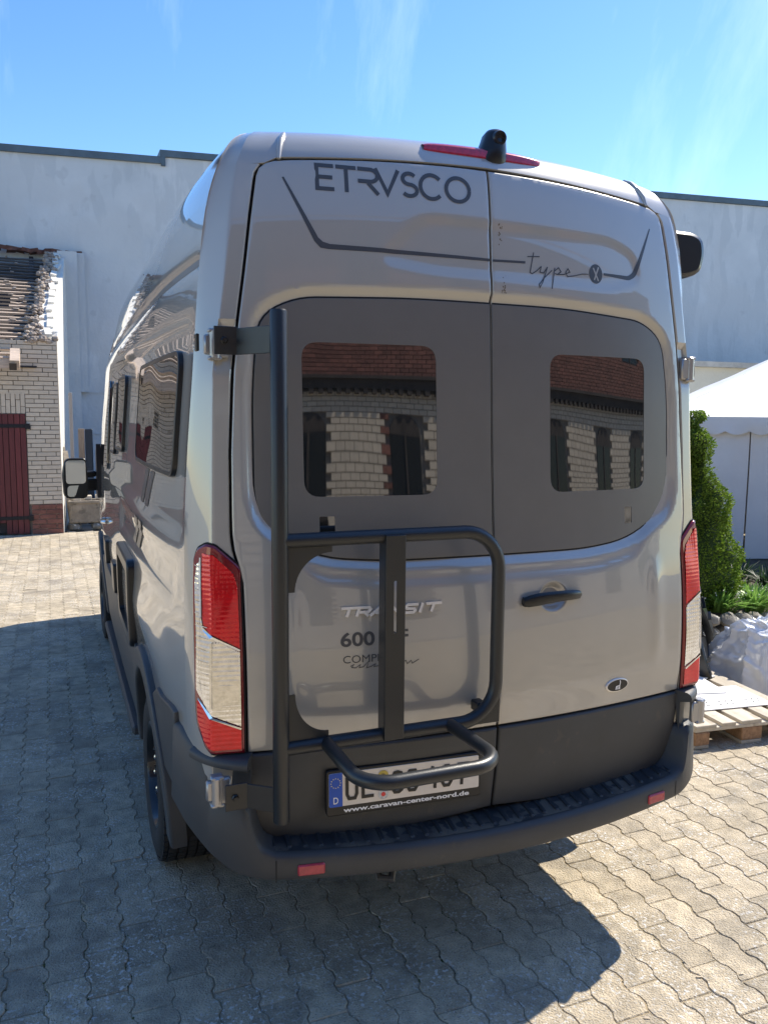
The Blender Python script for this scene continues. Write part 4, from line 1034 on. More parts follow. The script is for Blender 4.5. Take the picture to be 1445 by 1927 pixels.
# step tread: ribs running front to back
TREAD = M('dusty_tread_plastic', (.034, .037, .042), .55, var=.2, vs=8, bump=.15, bs=300); speckle(TREAD, 22, .44, (.20, .17, .13), .65, coord='Generated' if False else 'Object', noise=(4, .42))
rows = []
for x in np.linspace(-.80, .80, 61):
    zt = .537+.045*x*x; yo = -.045+.12*x*x
    rows.append([Vector((x, yo+.022, zt+.006)), Vector((x, yo+.15, zt+.018))])
mb = MB(); mb.grid(rows); mb.build('step_tread', TREAD, BUM, smooth=30)
proto = None
for k in range(32):
    x = -.775+k*.05
    zt = .537+.045*x*x; yo = -.045+.12*x*x
    if proto is None:
        mb = MB(); P0 = []
        pr = [(-.009, 0), (-.006, .0045), (.006, .0045), (.009, 0)]
        rows = []
        for j, (yy, sc_) in enumerate(((0, .35), (.006, .9), (.10, 1), (.108, .5))):
            rows.append([Vector((px*sc_+yy*.10, yy, pz*(1 if 0 < j < 3 else .1))) for px, pz in pr])
        mb.grid(rows); proto = mb.build('tread_rib', TREAD, BUM, smooth=30); o = proto
    else:
        o = proto.copy(); C.objects.link(o)
    o.location = (x, yo+.034, zt+.0075); o.rotation_euler = (.094, 0, 0)
for sg in (-1, 1):
    x, zc = sg*.668, .510; y = -.045+.12*x*x
    mb = MB(); mb.bbox((0, 0, 0), (.085, .012, .036), .004); o = mb.build('reflector', REFL, BUM, smooth=0); o.location = (x, y-.001, zc); o.rotation_euler = (0, 0, math.atan(.24*x))
# tow eye cover / hitch under the bumper, mud flap
mb = MB(); mb.tube([(-.42, .10, .43), (-.42, .06, .40), (-.38, .05, .39), (-.36, .08, .42)], .014, 8); mb.build('tow_eye', PLAST, VAN)
for sg in (-1, 1):
    mb = MB(); mb.bbox((sg*.85, .83, .47), (.20, .016, .32), .006, rot=(.18, 0, 0)); mb.build('mud_flap', RUB, VAN, smooth=30)

# ------------------------------------------------------------ hinges
def hinge(x, z, sg, sc=1.0, yoff=0):
    p = rear(sg*x, z); base = Vector((0, 0, 0)); e = bpy.data.objects.new('door_hinge', None)
    mb = MB()
    mb.tube([(0, 0, -.046*sc), (0, 0, -.040*sc), (0, 0, .040*sc), (0, 0, .046*sc)], [.010, .0165, .0165, .010], 14)
    mb.bbox((-sg*.022, .002, 0), (.040, .022, .078*sc), .005); mb.bbox((sg*.018, .012, 0), (.026, .024, .060*sc), .005)
    mb.bbox((0, .004, .041*sc), (.040, .034, .012), .004); mb.bbox((0, .004, -.041*sc), (.040, .034, .012), .004)
    o = mb.build('door_hinge', SILV, VAN, smooth=40); o.location = (p.x, p.y-.006+yoff, z); return o
hinge(.905, 2.122, -1); hinge(.905, 2.10, 1); hinge(.945, .785, -1, 1.05, -.065); hinge(.925, .785, 1, 1.05, -.045)
for z_, yy in ((2.122, .17), (.785, .09)):
    mb = MB(); mb.bbox((-.965, yy, z_), (.010, .03, .05), .002); mb.build('hinge_pin_clip', PLASTG, VAN, smooth=30)

# third brake light and reversing camera
mb = MB(); LB = []
for x in np.linspace(-.215, .225, 31):
    e = max(.02, math.cos(math.pi*(x-.005)/.442))**.16; c0 = rear_raw(x, 2.782); LB.append([c0+Vector((0, -.004, -.020*e)), c0+Vector((0, -.016*e, -.016*e)), c0+Vector((0, -.017*e, .008*e)), c0+Vector((0, .004, .022*e)), c0+Vector((0, .05, .030*e))])
mb.grid(LB); mb.build('brake_light', M('brake_lens', (.50, .02, .05), .25, .2, 1, var=.35, vs=90), VAN, smooth=60)
mb = MB(); pr = []
cb = rear_raw(.045, 2.772)+Vector((0, -.035, 0))
for i, (h, dx, dyy, ry) in enumerate(((-.02, .052, .05, .03), (.0, .050, .052, .02), (.03, .043, .048, .01), (.06, .036, .042, .0), (.085, .032, .036, -.004), (.098, .024, .026, -.004), (.103, .010, .012, -.004))):
    pr.append([Vector((cb.x+h*.14+dx*1.12*math.cos(a), cb.y+.045+h*.25+ry+dyy*math.sin(a)*(1 if math.sin(a) < 0 else 1.8), cb.z+h)) for a in np.linspace(0, 2*math.pi, 24, endpoint=False)])
mb.grid(pr, closed=True); mb.add(pr[-1], [tuple(range(24))]); CAMO = mb.build('reversing_camera', PLASTG, VAN, smooth=50)
mb = MB(); cx = Vector((cb.x+.009, cb.y+.020, cb.z+.064)); Mx = Matrix.Translation(cx) @ Matrix.Rotation(R(96), 4, 'X')
mb.lathe([(.0001, .001), (.012, .001), (.014, .006), (.022, .006), (.0235, .002), (.024, -.02)], 24, Mx); mb.build('camera_lens', PLASTG, CAMO, smooth=40)
# roof ditch ribs at both ends of the header
for sg in (-1, 1):
    mb = MB(); pts = [rear_raw(sg*(.70-.0*k), v)+Vector((0, -.001, 0)) for k, v in enumerate((2.735, 2.76, 2.79, 2.815, 2.84))]
    pts = [rear_raw(sg*x, v) for x, v in ((.695, 2.715), (.69, 2.745), (.68, 2.775), (.665, 2.80), (.655, 2.82))]
    mb.tube(pts, [.006, .009, .010, .010, .004], 10); mb.build('roof_rib', PAINT, VAN, smooth=60)
# awning along the right side of the roof
mb = MB(); prof = rounded([(.98, 2.49), (1.22, 2.52), (1.275, 2.58), (1.27, 2.67), (1.16, 2.70), (.90, 2.70)], .02)
mb.prism(prof, 1, .66, 4.2); AW = mb.build('awning', M('anthracite_aluminium', (.05, .052, .055), .4, .4), VAN, smooth=35)
mb = MB(); pe = rounded([(.97, 2.50), (1.20, 2.515), (1.275, 2.54), (1.293, 2.62), (1.28, 2.69), (1.22, 2.712), (.90, 2.715)], .03)
rows = []
for yy, k in ((.66, 1), (.60, 1), (.575, .93), (.565, .8)):
    cxp, czp = 1.14, 2.61; rows.append([Vector((cxp+(px-cxp)*k, yy, czp+(pz-czp)*k)) for px, pz in pe])
mb.grid(rows, closed=True); mb.add(rows[-1], [tuple(range(len(pe)))]); mb.build('awning_end_cap', PLASTG, AW, smooth=40)

# ------------------------------------------------------------ wheels
def wheel(x, y, sg):
    o = empty('wheel'); o.parent = VAN; o.location = (x, y, .356); o.rotation_euler = (0, 0, 0 if sg < 0 else math.pi)
    return o
tprof = [(.215, .10), (.235, .112), (.27, .118), (.31, .117), (.336, .108), (.348, .096), (.354, .07), (.3555, .03), (.356, 0), (.3555, -.03), (.354, -.07), (.348, -.096), (.336, -.108), (.31, -.117), (.235, -.112), (.215, -.10), (.21, 0), (.215, .10)]
RX = Matrix.Rotation(R(-90), 4, 'Y')   # axis to -x (outside of a left wheel)
mb = MB(); mb.lathe(tprof, 72, RX)
# tread blocks
for k in range(60):
    a = 2*math.pi*k/60
    for h, wd in ((-.088, .026), (-.05, .030), (-.012, .030), (.028, .030), (.068, .030), (.096, .018)):
        aa = a+.04*h/.1; rr = .3595 if abs(h) < .09 else .352; c = RX @ Vector((rr*math.cos(aa), rr*math.sin(aa), h))
        m = (RX @ Matrix.Rotation(aa, 4, 'Z')).to_3x3(); mb.box(c, (.012, .029, wd), m)
tyre0 = mb.build('tyre', RUB, None, smooth=35)
mb = MB(); mb.lathe([(.222, .085), (.225, .108), (.214, .110), (.206, .095), (.195, .03), (.19, -.09)], 48, RX)
mb.lathe([(.0001, .078), (.045, .078), (.055, .07), (.085, .062), (.095, .045), (.19, .02)], 48, RX)
for k in range(10):
    a = 2*math.pi*k/10; m = (RX @ Matrix.Rotation(a, 4, 'Z')); p = m @ Vector((.145, 0, .068)); mb.bbox(p, (.135, .030, .028), .006, rot=m.to_3x3())
rim0 = mb.build('rim', RIM, None, smooth=35)
mb = MB()
for k in range(5):
    a = 2*math.pi*(k+.5)/5; c = RX @ Vector((.070*math.cos(a), .070*math.sin(a), .085)); mb.tube([c+Vector((.02, 0, 0)), c+Vector((-.008, 0, 0)), c+Vector((-.012, 0, 0))], [.012, .012, .006], 8)
    a = 2*math.pi*k/5; c = RX @ Vector((.165*math.cos(a), .165*math.sin(a), .082)); mb.tube([c+Vector((.02, 0, 0)), c+Vector((-.006, 0, 0))], .009, 8)
bolt0 = mb.build('wheel_bolts', BOLT, None, smooth=35)
first = True
for (x, y, sg) in ((-.905, AY, -1), (-.905, FY, -1), (.905, AY, 1), (.905, FY, 1)):
    wo = wheel(x, y, sg)
    for p0 in (tyre0, rim0, bolt0):
        q = p0 if first else p0.copy()
        if not first: C.objects.link(q)
        q.parent = wo
    first = False

# ------------------------------------------------------------ mirrors
for sg in (-1, 1):
    mo = empty('side_mirror'); mo.parent = VAN; mo.location = (sg*1.20, 4.93, 1.375); mo.rotation_euler = (0, 0, sg*R(-8))
    out = rounded([(-.092, -.168), (.092, -.168), (.096, 0), (.085, .165), (-.075, .168), (-.100, .05)], [.05, .04, 0, .03, .05, .05], 5)
    rows = []
    for yy, k in ((-.03, .97), (-.025, 1), (.03, 1.0), (.075, .86), (.10, .6), (.11, .2)): rows.append([Vector((-sg*px*k*-1 if False else px*k*(-sg*-1 if sg > 0 else 1), yy, pz*k)) for px, pz in out])
    mb = MB(); mb.grid(rows, closed=True); mb.add(rows[-1], [tuple(range(len(out)))]); mb.add(rows[0], [tuple(range(len(out)))]); mb.build('mirror_housing', PLASTG, mo, smooth=40)
    MG = M('mirror_glass', (.85, .87, .86), .015, 1)
    mb = MB(); mb.prism(rrect(-.078, -.045, .078, .148, .03), 1, -.036, -.031); mb.build('mirror_glass', MG, mo, smooth=30)
    mb = MB(); mb.prism(rrect(-.076, -.150, .078, -.058, .03), 1, -.036, -.031); g = mb.build('blind_spot_mirror', MG, mo, smooth=30); g.rotation_euler = (R(3), 0, R(-sg*9))
    mb = MB(); mb.bbox((-sg*.13, .03, -.06), (.12, .06, .10), .01); mb.bbox((-sg*.12, .03, .03), (.10, .05, .05), .01); mb.build('mirror_arm', PLASTG, mo, smooth=30)
    mb = MB(); mb.prism([(4.78, 1.22), (5.02, 1.22), (4.95, 1.58), (4.83, 1.66)], 0, sg*1.0, sg*1.035); mb.build('mirror_sail', PLASTG, VAN, smooth=30)

# ------------------------------------------------------------ carrier frame on the left rear door
CR = empty('carrier_frame'); CR.parent = VAN; CR['label'] = 'black tubular carrier frame standing off the left rear door'
YB = -.05; r1 = .0245; r2 = .0215
mb = MB(); mb.tube([(-.7775, YB, .712), (-.7775, YB, .718), (-.7775, YB, 2.196), (-.7775, YB, 2.202)], [r1-.003, r1, r1, r1-.003], 28); mb.build('upright_tube', STEEL, CR, smooth=40)
def fillet(pts, r, n=9):
    out = [Vector(pts[0])]
    for i in range(1, len(pts)-1):
        a, p, b = Vector(pts[i-1]), Vector(pts[i]), Vector(pts[i+1]); u = (a-p).normalized(); v = (b-p).normalized(); ang = u.angle(v); d = r/math.tan(ang/2)
        s_, e_ = p+u*d, p+v*d; c = p+(u+v).normalized()*(r/math.sin(ang/2)); 
        A = s_-c; B = e_-c; th = A.angle(B)
        for k in range(n+1):
            t = k/n; out.append(c+(A*math.sin((1-t)*th)+B*math.sin(t*th))/math.sin(th))
    out.append(Vector(pts[-1])); return out
mb = MB(); mb.tube(fillet([(-.775, YB, 1.556), (-.062, YB, 1.556), (-.062, YB, .938), (-.775, YB, .938)], .125), r2, 24); mb.build('bent_frame_tube', STEEL, CR, smooth=40)
mb = MB(); mb.tube(fillet([(-.640, YB-.01, .940), (-.640, -.375, .942), (-.215, -.375, .942), (-.228, YB-.01, .940)], .095), .0205, 24); mb.build('lower_hoop', STEEL, CR, smooth=40)
# centre post with a slot
mb = MB()
def post_fn(a, b, o): return Vector((a, YB-.031-o, b))
xa, xb = -.463, -.398
patch(mb, [(xa, .928), (xb, .928), (xb, 1.562), (xa, 1.562)], post_fn, (.05, .08), h=0, t=.004, r=.003, holes=[rounded([(-.4365, 1.262), (-.4265, 1.262), (-.4265, 1.424), (-.4365, 1.424)], .0049)])
mb.box((xa+.002, YB-.002, 1.245), (.004, .050, .630)); mb.box((xb-.002, YB-.002, 1.245), (.004, .050, .630))
mb.build('centre_post', STEEL, CR, smooth=30)
def gusset(cx, cz, sx, sz, w_, h_, rx, rz):
    """corner plate with a concave hollow"""
    arcp = [(cx+sx*(w_-(w_-.012)*math.sin(a)), cz+sz*(h_-(h_-.012)*math.cos(a))) for a in np.linspace(0, math.pi/2, 12)]
    pts = [(cx, cz), (cx+sx*w_, cz)]+[(cx+sx*(.022+(w_-.022)*(1-math.sin(a))), cz+sz*(.022+(h_-.022)*(1-math.cos(a)))) for a in np.linspace(.0, math.pi/2, 14)]+[(cx, cz+sz*h_)]
    mb = MB(); mb.prism(pts, 1, YB-.003, YB+.003); mb.build('gusset_plate', STEEL, CR, smooth=30)
gusset(-.757, 1.540, 1, -1, .135, .135, 0, 0); gusset(-.757, .955, 1, 1, .125, .145, 0, 0)
mb = MB(); mb.prism([(-.150, .925), (-.048, .925), (-.048, 1.030), (-.056, 1.030), (-.075, .965), (-.150, .93)], 1, YB-.003, YB+.003); mb.build('gusset_plate', STEEL, CR, smooth=30)
mb = MB(); mb.bbox((-.098, YB+.045, .968), (.035, .05, .035), .004); mb.build('rubber_stop', PLASTG, CR, smooth=30)
# brackets: plate bolted to the hinge and strap to the upright
for z_, h_, ya in ((2.125, .080, .115), (.778, .082, .045)):
    mb = MB()
    yh = ya-.02
    mb.bbox((-.895, yh, z_), (.068, .006, h_), .0015)
    P = [(-.862, yh-.001), (-.785, YB+.012)]
    d = Vector((P[1][0]-P[0][0], P[1][1]-P[0][1], 0)); ang = math.atan2(d.y, d.x)
    mb.bbox(((P[0][0]+P[1][0])/2, (P[0][1]+P[1][1])/2, z_-.002), (d.length+.01, .006, h_-.004), .0015, rot=(0, 0, ang))
    b_ = mb.build('hinge_bracket', STEEL, CR, smooth=30)
    mb = MB(); mb.tube([(-.900, yh, z_), (-.900, yh-.006, z_), (-.900, yh-.009, z_)], [.011, .011, .008], 6); mb.tube([(-.900, yh-.008, z_), (-.900, yh-.016, z_)], .006, 10); mb.build('bracket_bolt', BOLT if False else PLASTG, CR, smooth=30)
# ============================================================ SMALLER THINGS
# ---- white party tent
TENTM = M('white_tent_fabric', (.78, .78, .77), .55, var=.06, vs=1.6, bump=.8, bs=3.5)
ta = R(-35); td = Vector((math.cos(ta), math.sin(ta), 0)); te = Vector((-td.y, td.x, 0)); TA = Vector((5.43, 5.62, 0)); TS = 4.0
TENT = empty('party_tent', TA, 'white pavilion tent with scalloped valance behind the clipped conifer', 'tent')
def tn(name, mb, mat=None, sm=60, **kw):
    o = mb.build(name, mat or TENTM, TENT, smooth=sm, **kw)
    for v in o.data.vertices: v.co = v.co-TA
    return o
def TP(a, b, z): return TA+td*a+te*b+Vector((0, 0, z))
EV = 1.93; AP = 2.92
c4 = [(0, 0), (TS, 0), (TS, TS), (0, TS)]
mb = MB()
for i in range(4):
    a, b = c4[i], c4[(i+1) % 4]; rows = []
    for t in np.linspace(0, 1, 14):
        row = []
        for s_ in np.linspace(0, 1, 27):
            ex, ey = a[0]+(b[0]-a[0])*s_, a[1]+(b[1]-a[1])*s_; x = ex+(TS/2-ex)*t*.995; y = ey+(TS/2-ey)*t*.995
            sag = -.055*math.sin(math.pi*t)*math.sin(math.pi*s_)+.010*math.sin(s_*31+t*13)*math.sin(t*9)*(1-t)+.006*math.sin(s_*57-t*23)
            row.append(TP(x, y, EV+(AP-EV)*t+sag*(0 if t == 0 or t == 1 else 1)))
        rows.append(row)
    mb.grid(rows)
tn('tent_roof', mb)
for i in range(4):
    a, b = c4[i], c4[(i+1) % 4]; L_ = TS; mb = MB(); n_ = 161; up_, lo_, md_ = [], [], []
    nrm = Vector((0, 0, 0))
    for k in range(n_):
        s_ = k/(n_-1); ex, ey = a[0]+(b[0]-a[0])*s_, a[1]+(b[1]-a[1])*s_; ox, oy = (ex-TS/2)*.012, (ey-TS/2)*.012
        zl = EV-.185-.042*abs(math.sin(s_*L_/.25*math.pi))+.02; wv = .008*math.sin(s_*40)
        up_.append(TP(ex+ox, ey+oy, EV+.003)); md_.append(TP(ex+ox*1.3+wv, ey+oy*1.3+wv, EV-.1)); lo_.append(TP(ex+ox*1.2-wv, ey+oy*1.2-wv, zl))
    mb.grid([up_, md_, lo_]); tn('valance', mb)
    nP = 4
    for p in range(nP):
        mb = MB(); rows = []
        for z in np.linspace(0, 1, 12):
            row = []
            for s_ in np.linspace(0.008, .992, 22):
                ss = (p+s_)/nP; ex, ey = a[0]+(b[0]-a[0])*ss, a[1]+(b[1]-a[1])*ss; f = .036*math.sin(ss*61+2*math.sin(z*2.1+p))*(.3+.7*(1-z))+.010*math.sin(ss*23+z*7)
                gapx_ = -.06*math.sin(math.pi*(1-z)**1.4)*(s_ > .9)
                k_ = .985+f*.25; x = TS/2+(ex-TS/2)*k_; y = TS/2+(ey-TS/2)*k_
                row.append(TP(x, y, .02+(EV-.06)*z))
            rows.append(row)
        mb.grid(rows); tn('side_panel', mb)
for a, b in c4:
    mb = MB(); p = TP(TS/2+(a-TS/2)*.97, TS/2+(b-TS/2)*.97, 0); mb.tube([p, p+Vector((0, 0, EV))], .02, 8); tn('tent_pole', mb, SILV)

# ---- raised bed with stones, conifer and plants
bedp = [(2.55, 2.96), (3.30, 2.82), (3.95, 2.66), (4.75, 2.45), (6.2, 2.3), (8.0, 2.2), (8.2, 3.6), (6.3, 4.85), (5.4, 5.4), (4.2, 6.3), (2.4, 6.6)]
mb = MB()
P3 = densify(bedp, .35); n_ = len(P3); mb.add([(x, y, .27+random.uniform(-.03, .05)) for x, y in P3]+[(x, y, -.02) for x, y in P3], [tuple(range(n_))]+[(i, i+n_, (i+1) % n_+n_, (i+1) % n_) for i in range(n_)])
q = mb.build('planting_bed', SOIL, smooth=0); q['kind'] = 'structure'
STN = M('field_stone', (.34, .31, .26), .9, col2=(.13, .12, .10), vs=7, bump=.7, bs=30, island=.2); speckle(STN, 16, .58, (.62, .60, .54), .7)
SW = empty('stone_wall', (3.3, 2.75, 0), 'low dry stone wall edging the planting bed right of the van', 'wall')
pth = [(2.6, 2.90), (3.30, 2.76), (3.95, 2.60), (4.75, 2.39), (6.0, 2.25)]
def onp(t):
    segs = [math.dist(pth[i], pth[i+1]) for i in range(len(pth)-1)]; d = t*sum(segs)
    for i, s_ in enumerate(segs):
        if d <= s_ or i == len(segs)-1: k = min(1, d/s_); return (pth[i][0]+(pth[i+1][0]-pth[i][0])*k, pth[i][1]+(pth[i+1][1]-pth[i][1])*k)
        d -= s_
for row_i, (zc, hh) in enumerate(((.07, .075), (.19, .07), (.29, .055))):
    t = random.random()*.02
    while t < 1:
        wv = random.uniform(.09, .17); x, y = onp(t+wv/3.6/2); mb = MB()
        rock(mb, (0, 0, 0), 1, (wv*.54, .11, hh), 9, 6); o = mb.build('stone', STN, SW, smooth=50); o.location = (x-3.3, y-2.75+random.gauss(0, .015), zc+random.gauss(0, .01)); o.rotation_euler = (random.gauss(0, .1), random.gauss(0, .1), random.gauss(0, .15)-.2)
        t += wv/3.6
mb = MB()
for (x, y, r) in ((4.35, 2.62, .17), (4.75, 2.55, .2)): pass
# conifer
LEAF = M('conifer_green', (.25, .35, .035), .6, col2=(.085, .17, .018), vs=9, island=.35)
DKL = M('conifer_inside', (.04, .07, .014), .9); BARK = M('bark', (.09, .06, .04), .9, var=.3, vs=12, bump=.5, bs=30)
CF = empty('clipped_conifer', (3.74, 3.27, .27), 'dense yellow green conical conifer standing between van and white tent', 'conifer')
def crad(h):     # radius over height 0..1.7
    t = h/1.70; return .47*(1-t**1.5)**.9*(.72+.28*min(1, (h+.05)/.35))+.02
lob = [(random.uniform(0, 6.283), random.uniform(.1, 1.55), random.uniform(.09, .20), random.uniform(.03, .075)) for _ in range(70)]
def cr2(h, a):
    r = crad(h)
    for (la, lh, ls, lamp) in lob:
        da = (a-la+math.pi) % (2*math.pi)-math.pi; d2 = ((da*r)**2+(h-lh)**2)/(ls*ls); 
        if d2 < 4: r += lamp*(math.exp(-d2*1.5)-.25)
    return r
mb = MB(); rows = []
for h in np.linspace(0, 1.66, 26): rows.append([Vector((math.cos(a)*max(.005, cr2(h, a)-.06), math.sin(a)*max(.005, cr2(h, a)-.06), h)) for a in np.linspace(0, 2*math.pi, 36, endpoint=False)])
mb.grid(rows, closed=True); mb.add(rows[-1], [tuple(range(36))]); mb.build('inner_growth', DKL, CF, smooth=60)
mb = MB(); mb.tube([(0, 0, -.1), (0, 0, .3)], [.05, .04], 8); mb.build('trunk', BARK, CF)
mb = MB(); N = 27000
for k in range(N):
    h = random.random()**1.15*1.70; a = random.uniform(0, 2*math.pi)
    if math.cos(a-R(-135)) < -.35 and random.random() < .6: continue
    r = cr2(h, a)+random.gauss(-.012, .016); c = Vector((r*math.cos(a), r*math.sin(a), h+random.gauss(0, .006)))
    out = Vector((math.cos(a), math.sin(a), .45+random.gauss(0, .3))).normalized(); s1 = out.cross(Vector((random.gauss(0, 1), random.gauss(0, 1), random.gauss(0, 1)))).normalized(); L_ = random.uniform(.013, .026); wv = L_*.36
    nn = out.cross(s1); b = c-out*L_*.4
    mb.add([b, b+out*L_*.6+s1*wv, b+out*L_*1.25, b+out*L_*.6-s1*wv, b+out*L_*.7+nn*wv], [(0, 1, 4), (1, 2, 4), (2, 3, 4), (3, 0, 4)])
q = mb.build('foliage', LEAF, CF, smooth=0, recalc=False); q['kind'] = 'stuff'
# strap leaved plants
G1 = M('fresh_green_leaf', (.24, .42, .09), .35, var=.3, vs=6, island=.3); G2 = M('dark_green_leaf', (.030, .065, .022), .5, var=.3, vs=6, island=.3); FLW = M('white_flower', (.75, .75, .7), .7)
def clump(x, y, z, n_, L0, mat, wv, label, cat, group=None, flowers=0, spread=1.0):
    mb = MB()
    for k in range(n_):
        a = random.uniform(0, 6.283); L_ = L0*random.uniform(.6, 1.15); r0 = random.uniform(0, .07)*spread; lean = random.uniform(.25, 1.1)*spread; P = []; bx, by = r0*math.cos(a*2.3), r0*math.sin(a*2.3)
        for j in range(5):
            t = j/4; P.append(Vector((bx+math.cos(a)*L_*lean*t*(.45+.55*t)*.8, by+math.sin(a)*L_*lean*t*(.45+.55*t)*.8, L_*(t-.42*lean*t*t))))
        s1 = Vector((-math.sin(a), math.cos(a), random.gauss(0, .25))).normalized(); W_ = [wv*.7, wv, wv, wv*.7, .001]
        rows = [[p-s1*w2, p+Vector((0, 0, -w2*.35)), p+s1*w2] for p, w2 in zip(P, W_)]; mb.grid(rows)
    o = empty('leafy_plant', (x, y, z), label, cat, group); q = mb.build('leaves', mat, o, smooth=60, recalc=False); q['kind'] = 'stuff'
    if flowers:
        mb = MB()
        for k in range(flowers):
            a = random.uniform(0, 6.283); r = random.uniform(.02, .16)*spread; h = L0*random.uniform(.5, .9); c = Vector((r*math.cos(a), r*math.sin(a), h)); s_ = random.uniform(.005, .009)
            for m_ in range(3):
                v = Vector((random.gauss(0, 1), random.gauss(0, 1), random.gauss(0, 1))).normalized()*s_; w2 = v.cross(Vector((0, .3, 1))).normalized()*s_; mb.add([c+v, c+w2, c-v, c-w2], [(0, 1, 2, 3)])
        q = mb.build('flowers', FLW, o, smooth=0, recalc=False); q['kind'] = 'stuff'
    return o
def leafify(m, k=.35):
    t = m.node_tree; b = t.nodes['Principled BSDF']; tr = t.nodes.new('ShaderNodeBsdfTranslucent'); ms = t.nodes.new('ShaderNodeMixShader'); ms.inputs[0].default_value = k; out = t.nodes['Material Output']
    t.links.new(b.inputs['Base Color'].links[0].from_socket, tr.inputs['Color']); t.links.new(b.outputs[0], ms.inputs[1]); t.links.new(tr.outputs[0], ms.inputs[2]); t.links.new(ms.outputs[0], out.inputs['Surface'])
for m_ in (LEAF, G1, G2): leafify(m_)
grp1 = 'bright strap leaved plants on the stone wall'
clump(3.46, 2.90, .28, 150, .20, G1, .010, 'small bright green leafy plant directly beside the tail light', 'plant', grp1, 24)
clump(3.80, 2.86, .28, 260, .27, G1, .011, 'large bright green leafy clump with white flowers, middle of bed', 'plant', grp1, 46, 1.2)
clump(4.10, 2.80, .29, 230, .26, G1, .011, 'bright leafy clump right of the largest one on the wall', 'plant', grp1, 34, 1.2)
clump(3.62, 3.02, .28, 130, .18, G1, .009, 'low bright leafy plant at the foot of the conifer', 'plant', grp1, 14)
clump(4.30, 3.02, .28, 160, .24, G1, .010, 'bright leafy plant rising behind the others near conifer', 'plant', grp1, 12)
grp2 = 'dark grassy plants before the tent'
for i, (x, y, lb) in enumerate(((4.75, 3.25, 'dark grassy plant nearest the conifer before the tent'), (5.05, 3.05, 'dark grassy plant in the middle of the dark row'), (5.35, 3.35, 'dark grassy plant close to the tent side panel'), (5.15, 2.75, 'dark grassy plant at the right edge of photo'), (4.85, 3.7, 'dark grassy plant behind, touching the tent base'), (4.6, 2.85, 'dark grassy plant just behind the right wall stones'))):
    clump(x, y, .27, 130, .33, G2, .008, lb, 'plant', grp2, 0, 1.1)

# ---- pallet with sheets
WOOD = M('pallet_wood', (.50, .44, .35), .8, var=.2, vs=5, bump=.35, bs=60, island=.15, stretch=(3, .5, 3)); speckle(WOOD, 7, .62, (.30, .22, .14), .5)
BLK = M('pressed_wood_block', (.34, .20, .11), .9, var=.3, vs=40, bump=.5, bs=120)
PO = Vector((2.02, 1.235, 0)); pa = R(-5)
PAL = empty('wooden_pallet', PO, 'wooden pallet lying on the paving right of the bumper', 'pallet', rz=pa)
def pl_part(name, c, d, mat, b=.003):
    mb = MB(); mb.bbox((0, 0, 0), d, b); o = mb.build(name, mat, PAL, smooth=0); o.location = c; o.rotation_euler = (random.gauss(0, .003), random.gauss(0, .004), random.gauss(0, .004)); return o
xx = 0
for wv, gp in ((.145, .040), (.100, .040), (.145, .040), (.100, .040), (.145, 0)):
    pl_part('top_board', (xx+wv/2, .6, .133), (wv, 1.2, .022), WOOD); xx += wv+gp
for y in (.0725, .6, 1.1275): pl_part('cross_board', (.4, y, .111), (.8, .145 if y != .6 else .145, .0215), WOOD)
for y in (.0725, .6, 1.1275):
    for x, wv in ((.05, .10), (.4, .145), (.75, .10)): pl_part('block', (x, y, .061), (wv, .145 if y != .6 else .145, .078), BLK, .004)
for x, wv in ((.05, .10), (.4, .145), (.75, .10)): pl_part('bottom_board', (x, .6, .0115), (wv, 1.2, .021), WOOD)
PNL = M('white_laminate_sheet', (.78, .77, .76), .45, var=.03, vs=6); PNT = M('black_print', (.05, .05, .05), .6)
def sheet(name, cx, cy, wv, d, z, rz, label, cat, mat=PNL, th_=.006):
    mb = MB(); mb.bbox((0, 0, 0), (wv, d, th_), .001); o = mb.build(name, mat, None, smooth=0, label=label, cat=cat); o.location = (cx, cy, z); o.rotation_euler = (0, 0, rz); return o
s1 = sheet('printed_board', 2.45, 1.56, .62, .36, .1500, R(-8), 'white board with black cross marks, lying across the pallet', 'board')
k = 0; mb = MB()
for gx in (-.20, -.02, .17):
    for r_i in range(2):
        for c_i in range(3):
            cx, cy = gx+c_i*.045+r_i*.02, -.115+r_i*.045; a = random.choice((0, .5, .8)); z = .0034
            for t in (a, a+math.pi/2 if c_i % 2 == 0 else a+.25):
                dx, dy = math.cos(t)*.016, math.sin(t)*.016; nx, ny = -math.sin(t)*.003, math.cos(t)*.003; z += .00004
                mb.add([(cx-dx-nx, cy-dy-ny, z), (cx+dx-nx, cy+dy-ny, z), (cx+dx+nx, cy+dy+ny, z), (cx-dx+nx, cy-dy+ny, z)], [(0, 1, 2, 3)])
q = mb.build('printed_marks', PNT, s1, smooth=0, recalc=False); q['kind'] = 'stuff'
sheet('plain_board', 2.40, 1.80, .50, .30, .157, R(-14), 'plain white board lying behind the printed one on the pallet', 'board')
sheet('plain_board', 2.62, 1.98, .34, .22, .150, R(9), 'tilted white offcut at the far end of the pallet', 'board')
# white tub / roll
mb = MB(); mb.lathe([(.0001, 0), (.085, 0), (.11, .05), (.115, .062), (.10, .066), (.0001, .07)], 24); o = mb.build('white_tub', PNL, None, smooth=40, label='small white plastic tub behind the sheets on the pallet', cat='tub'); o.location = (2.62, 2.10, .145)
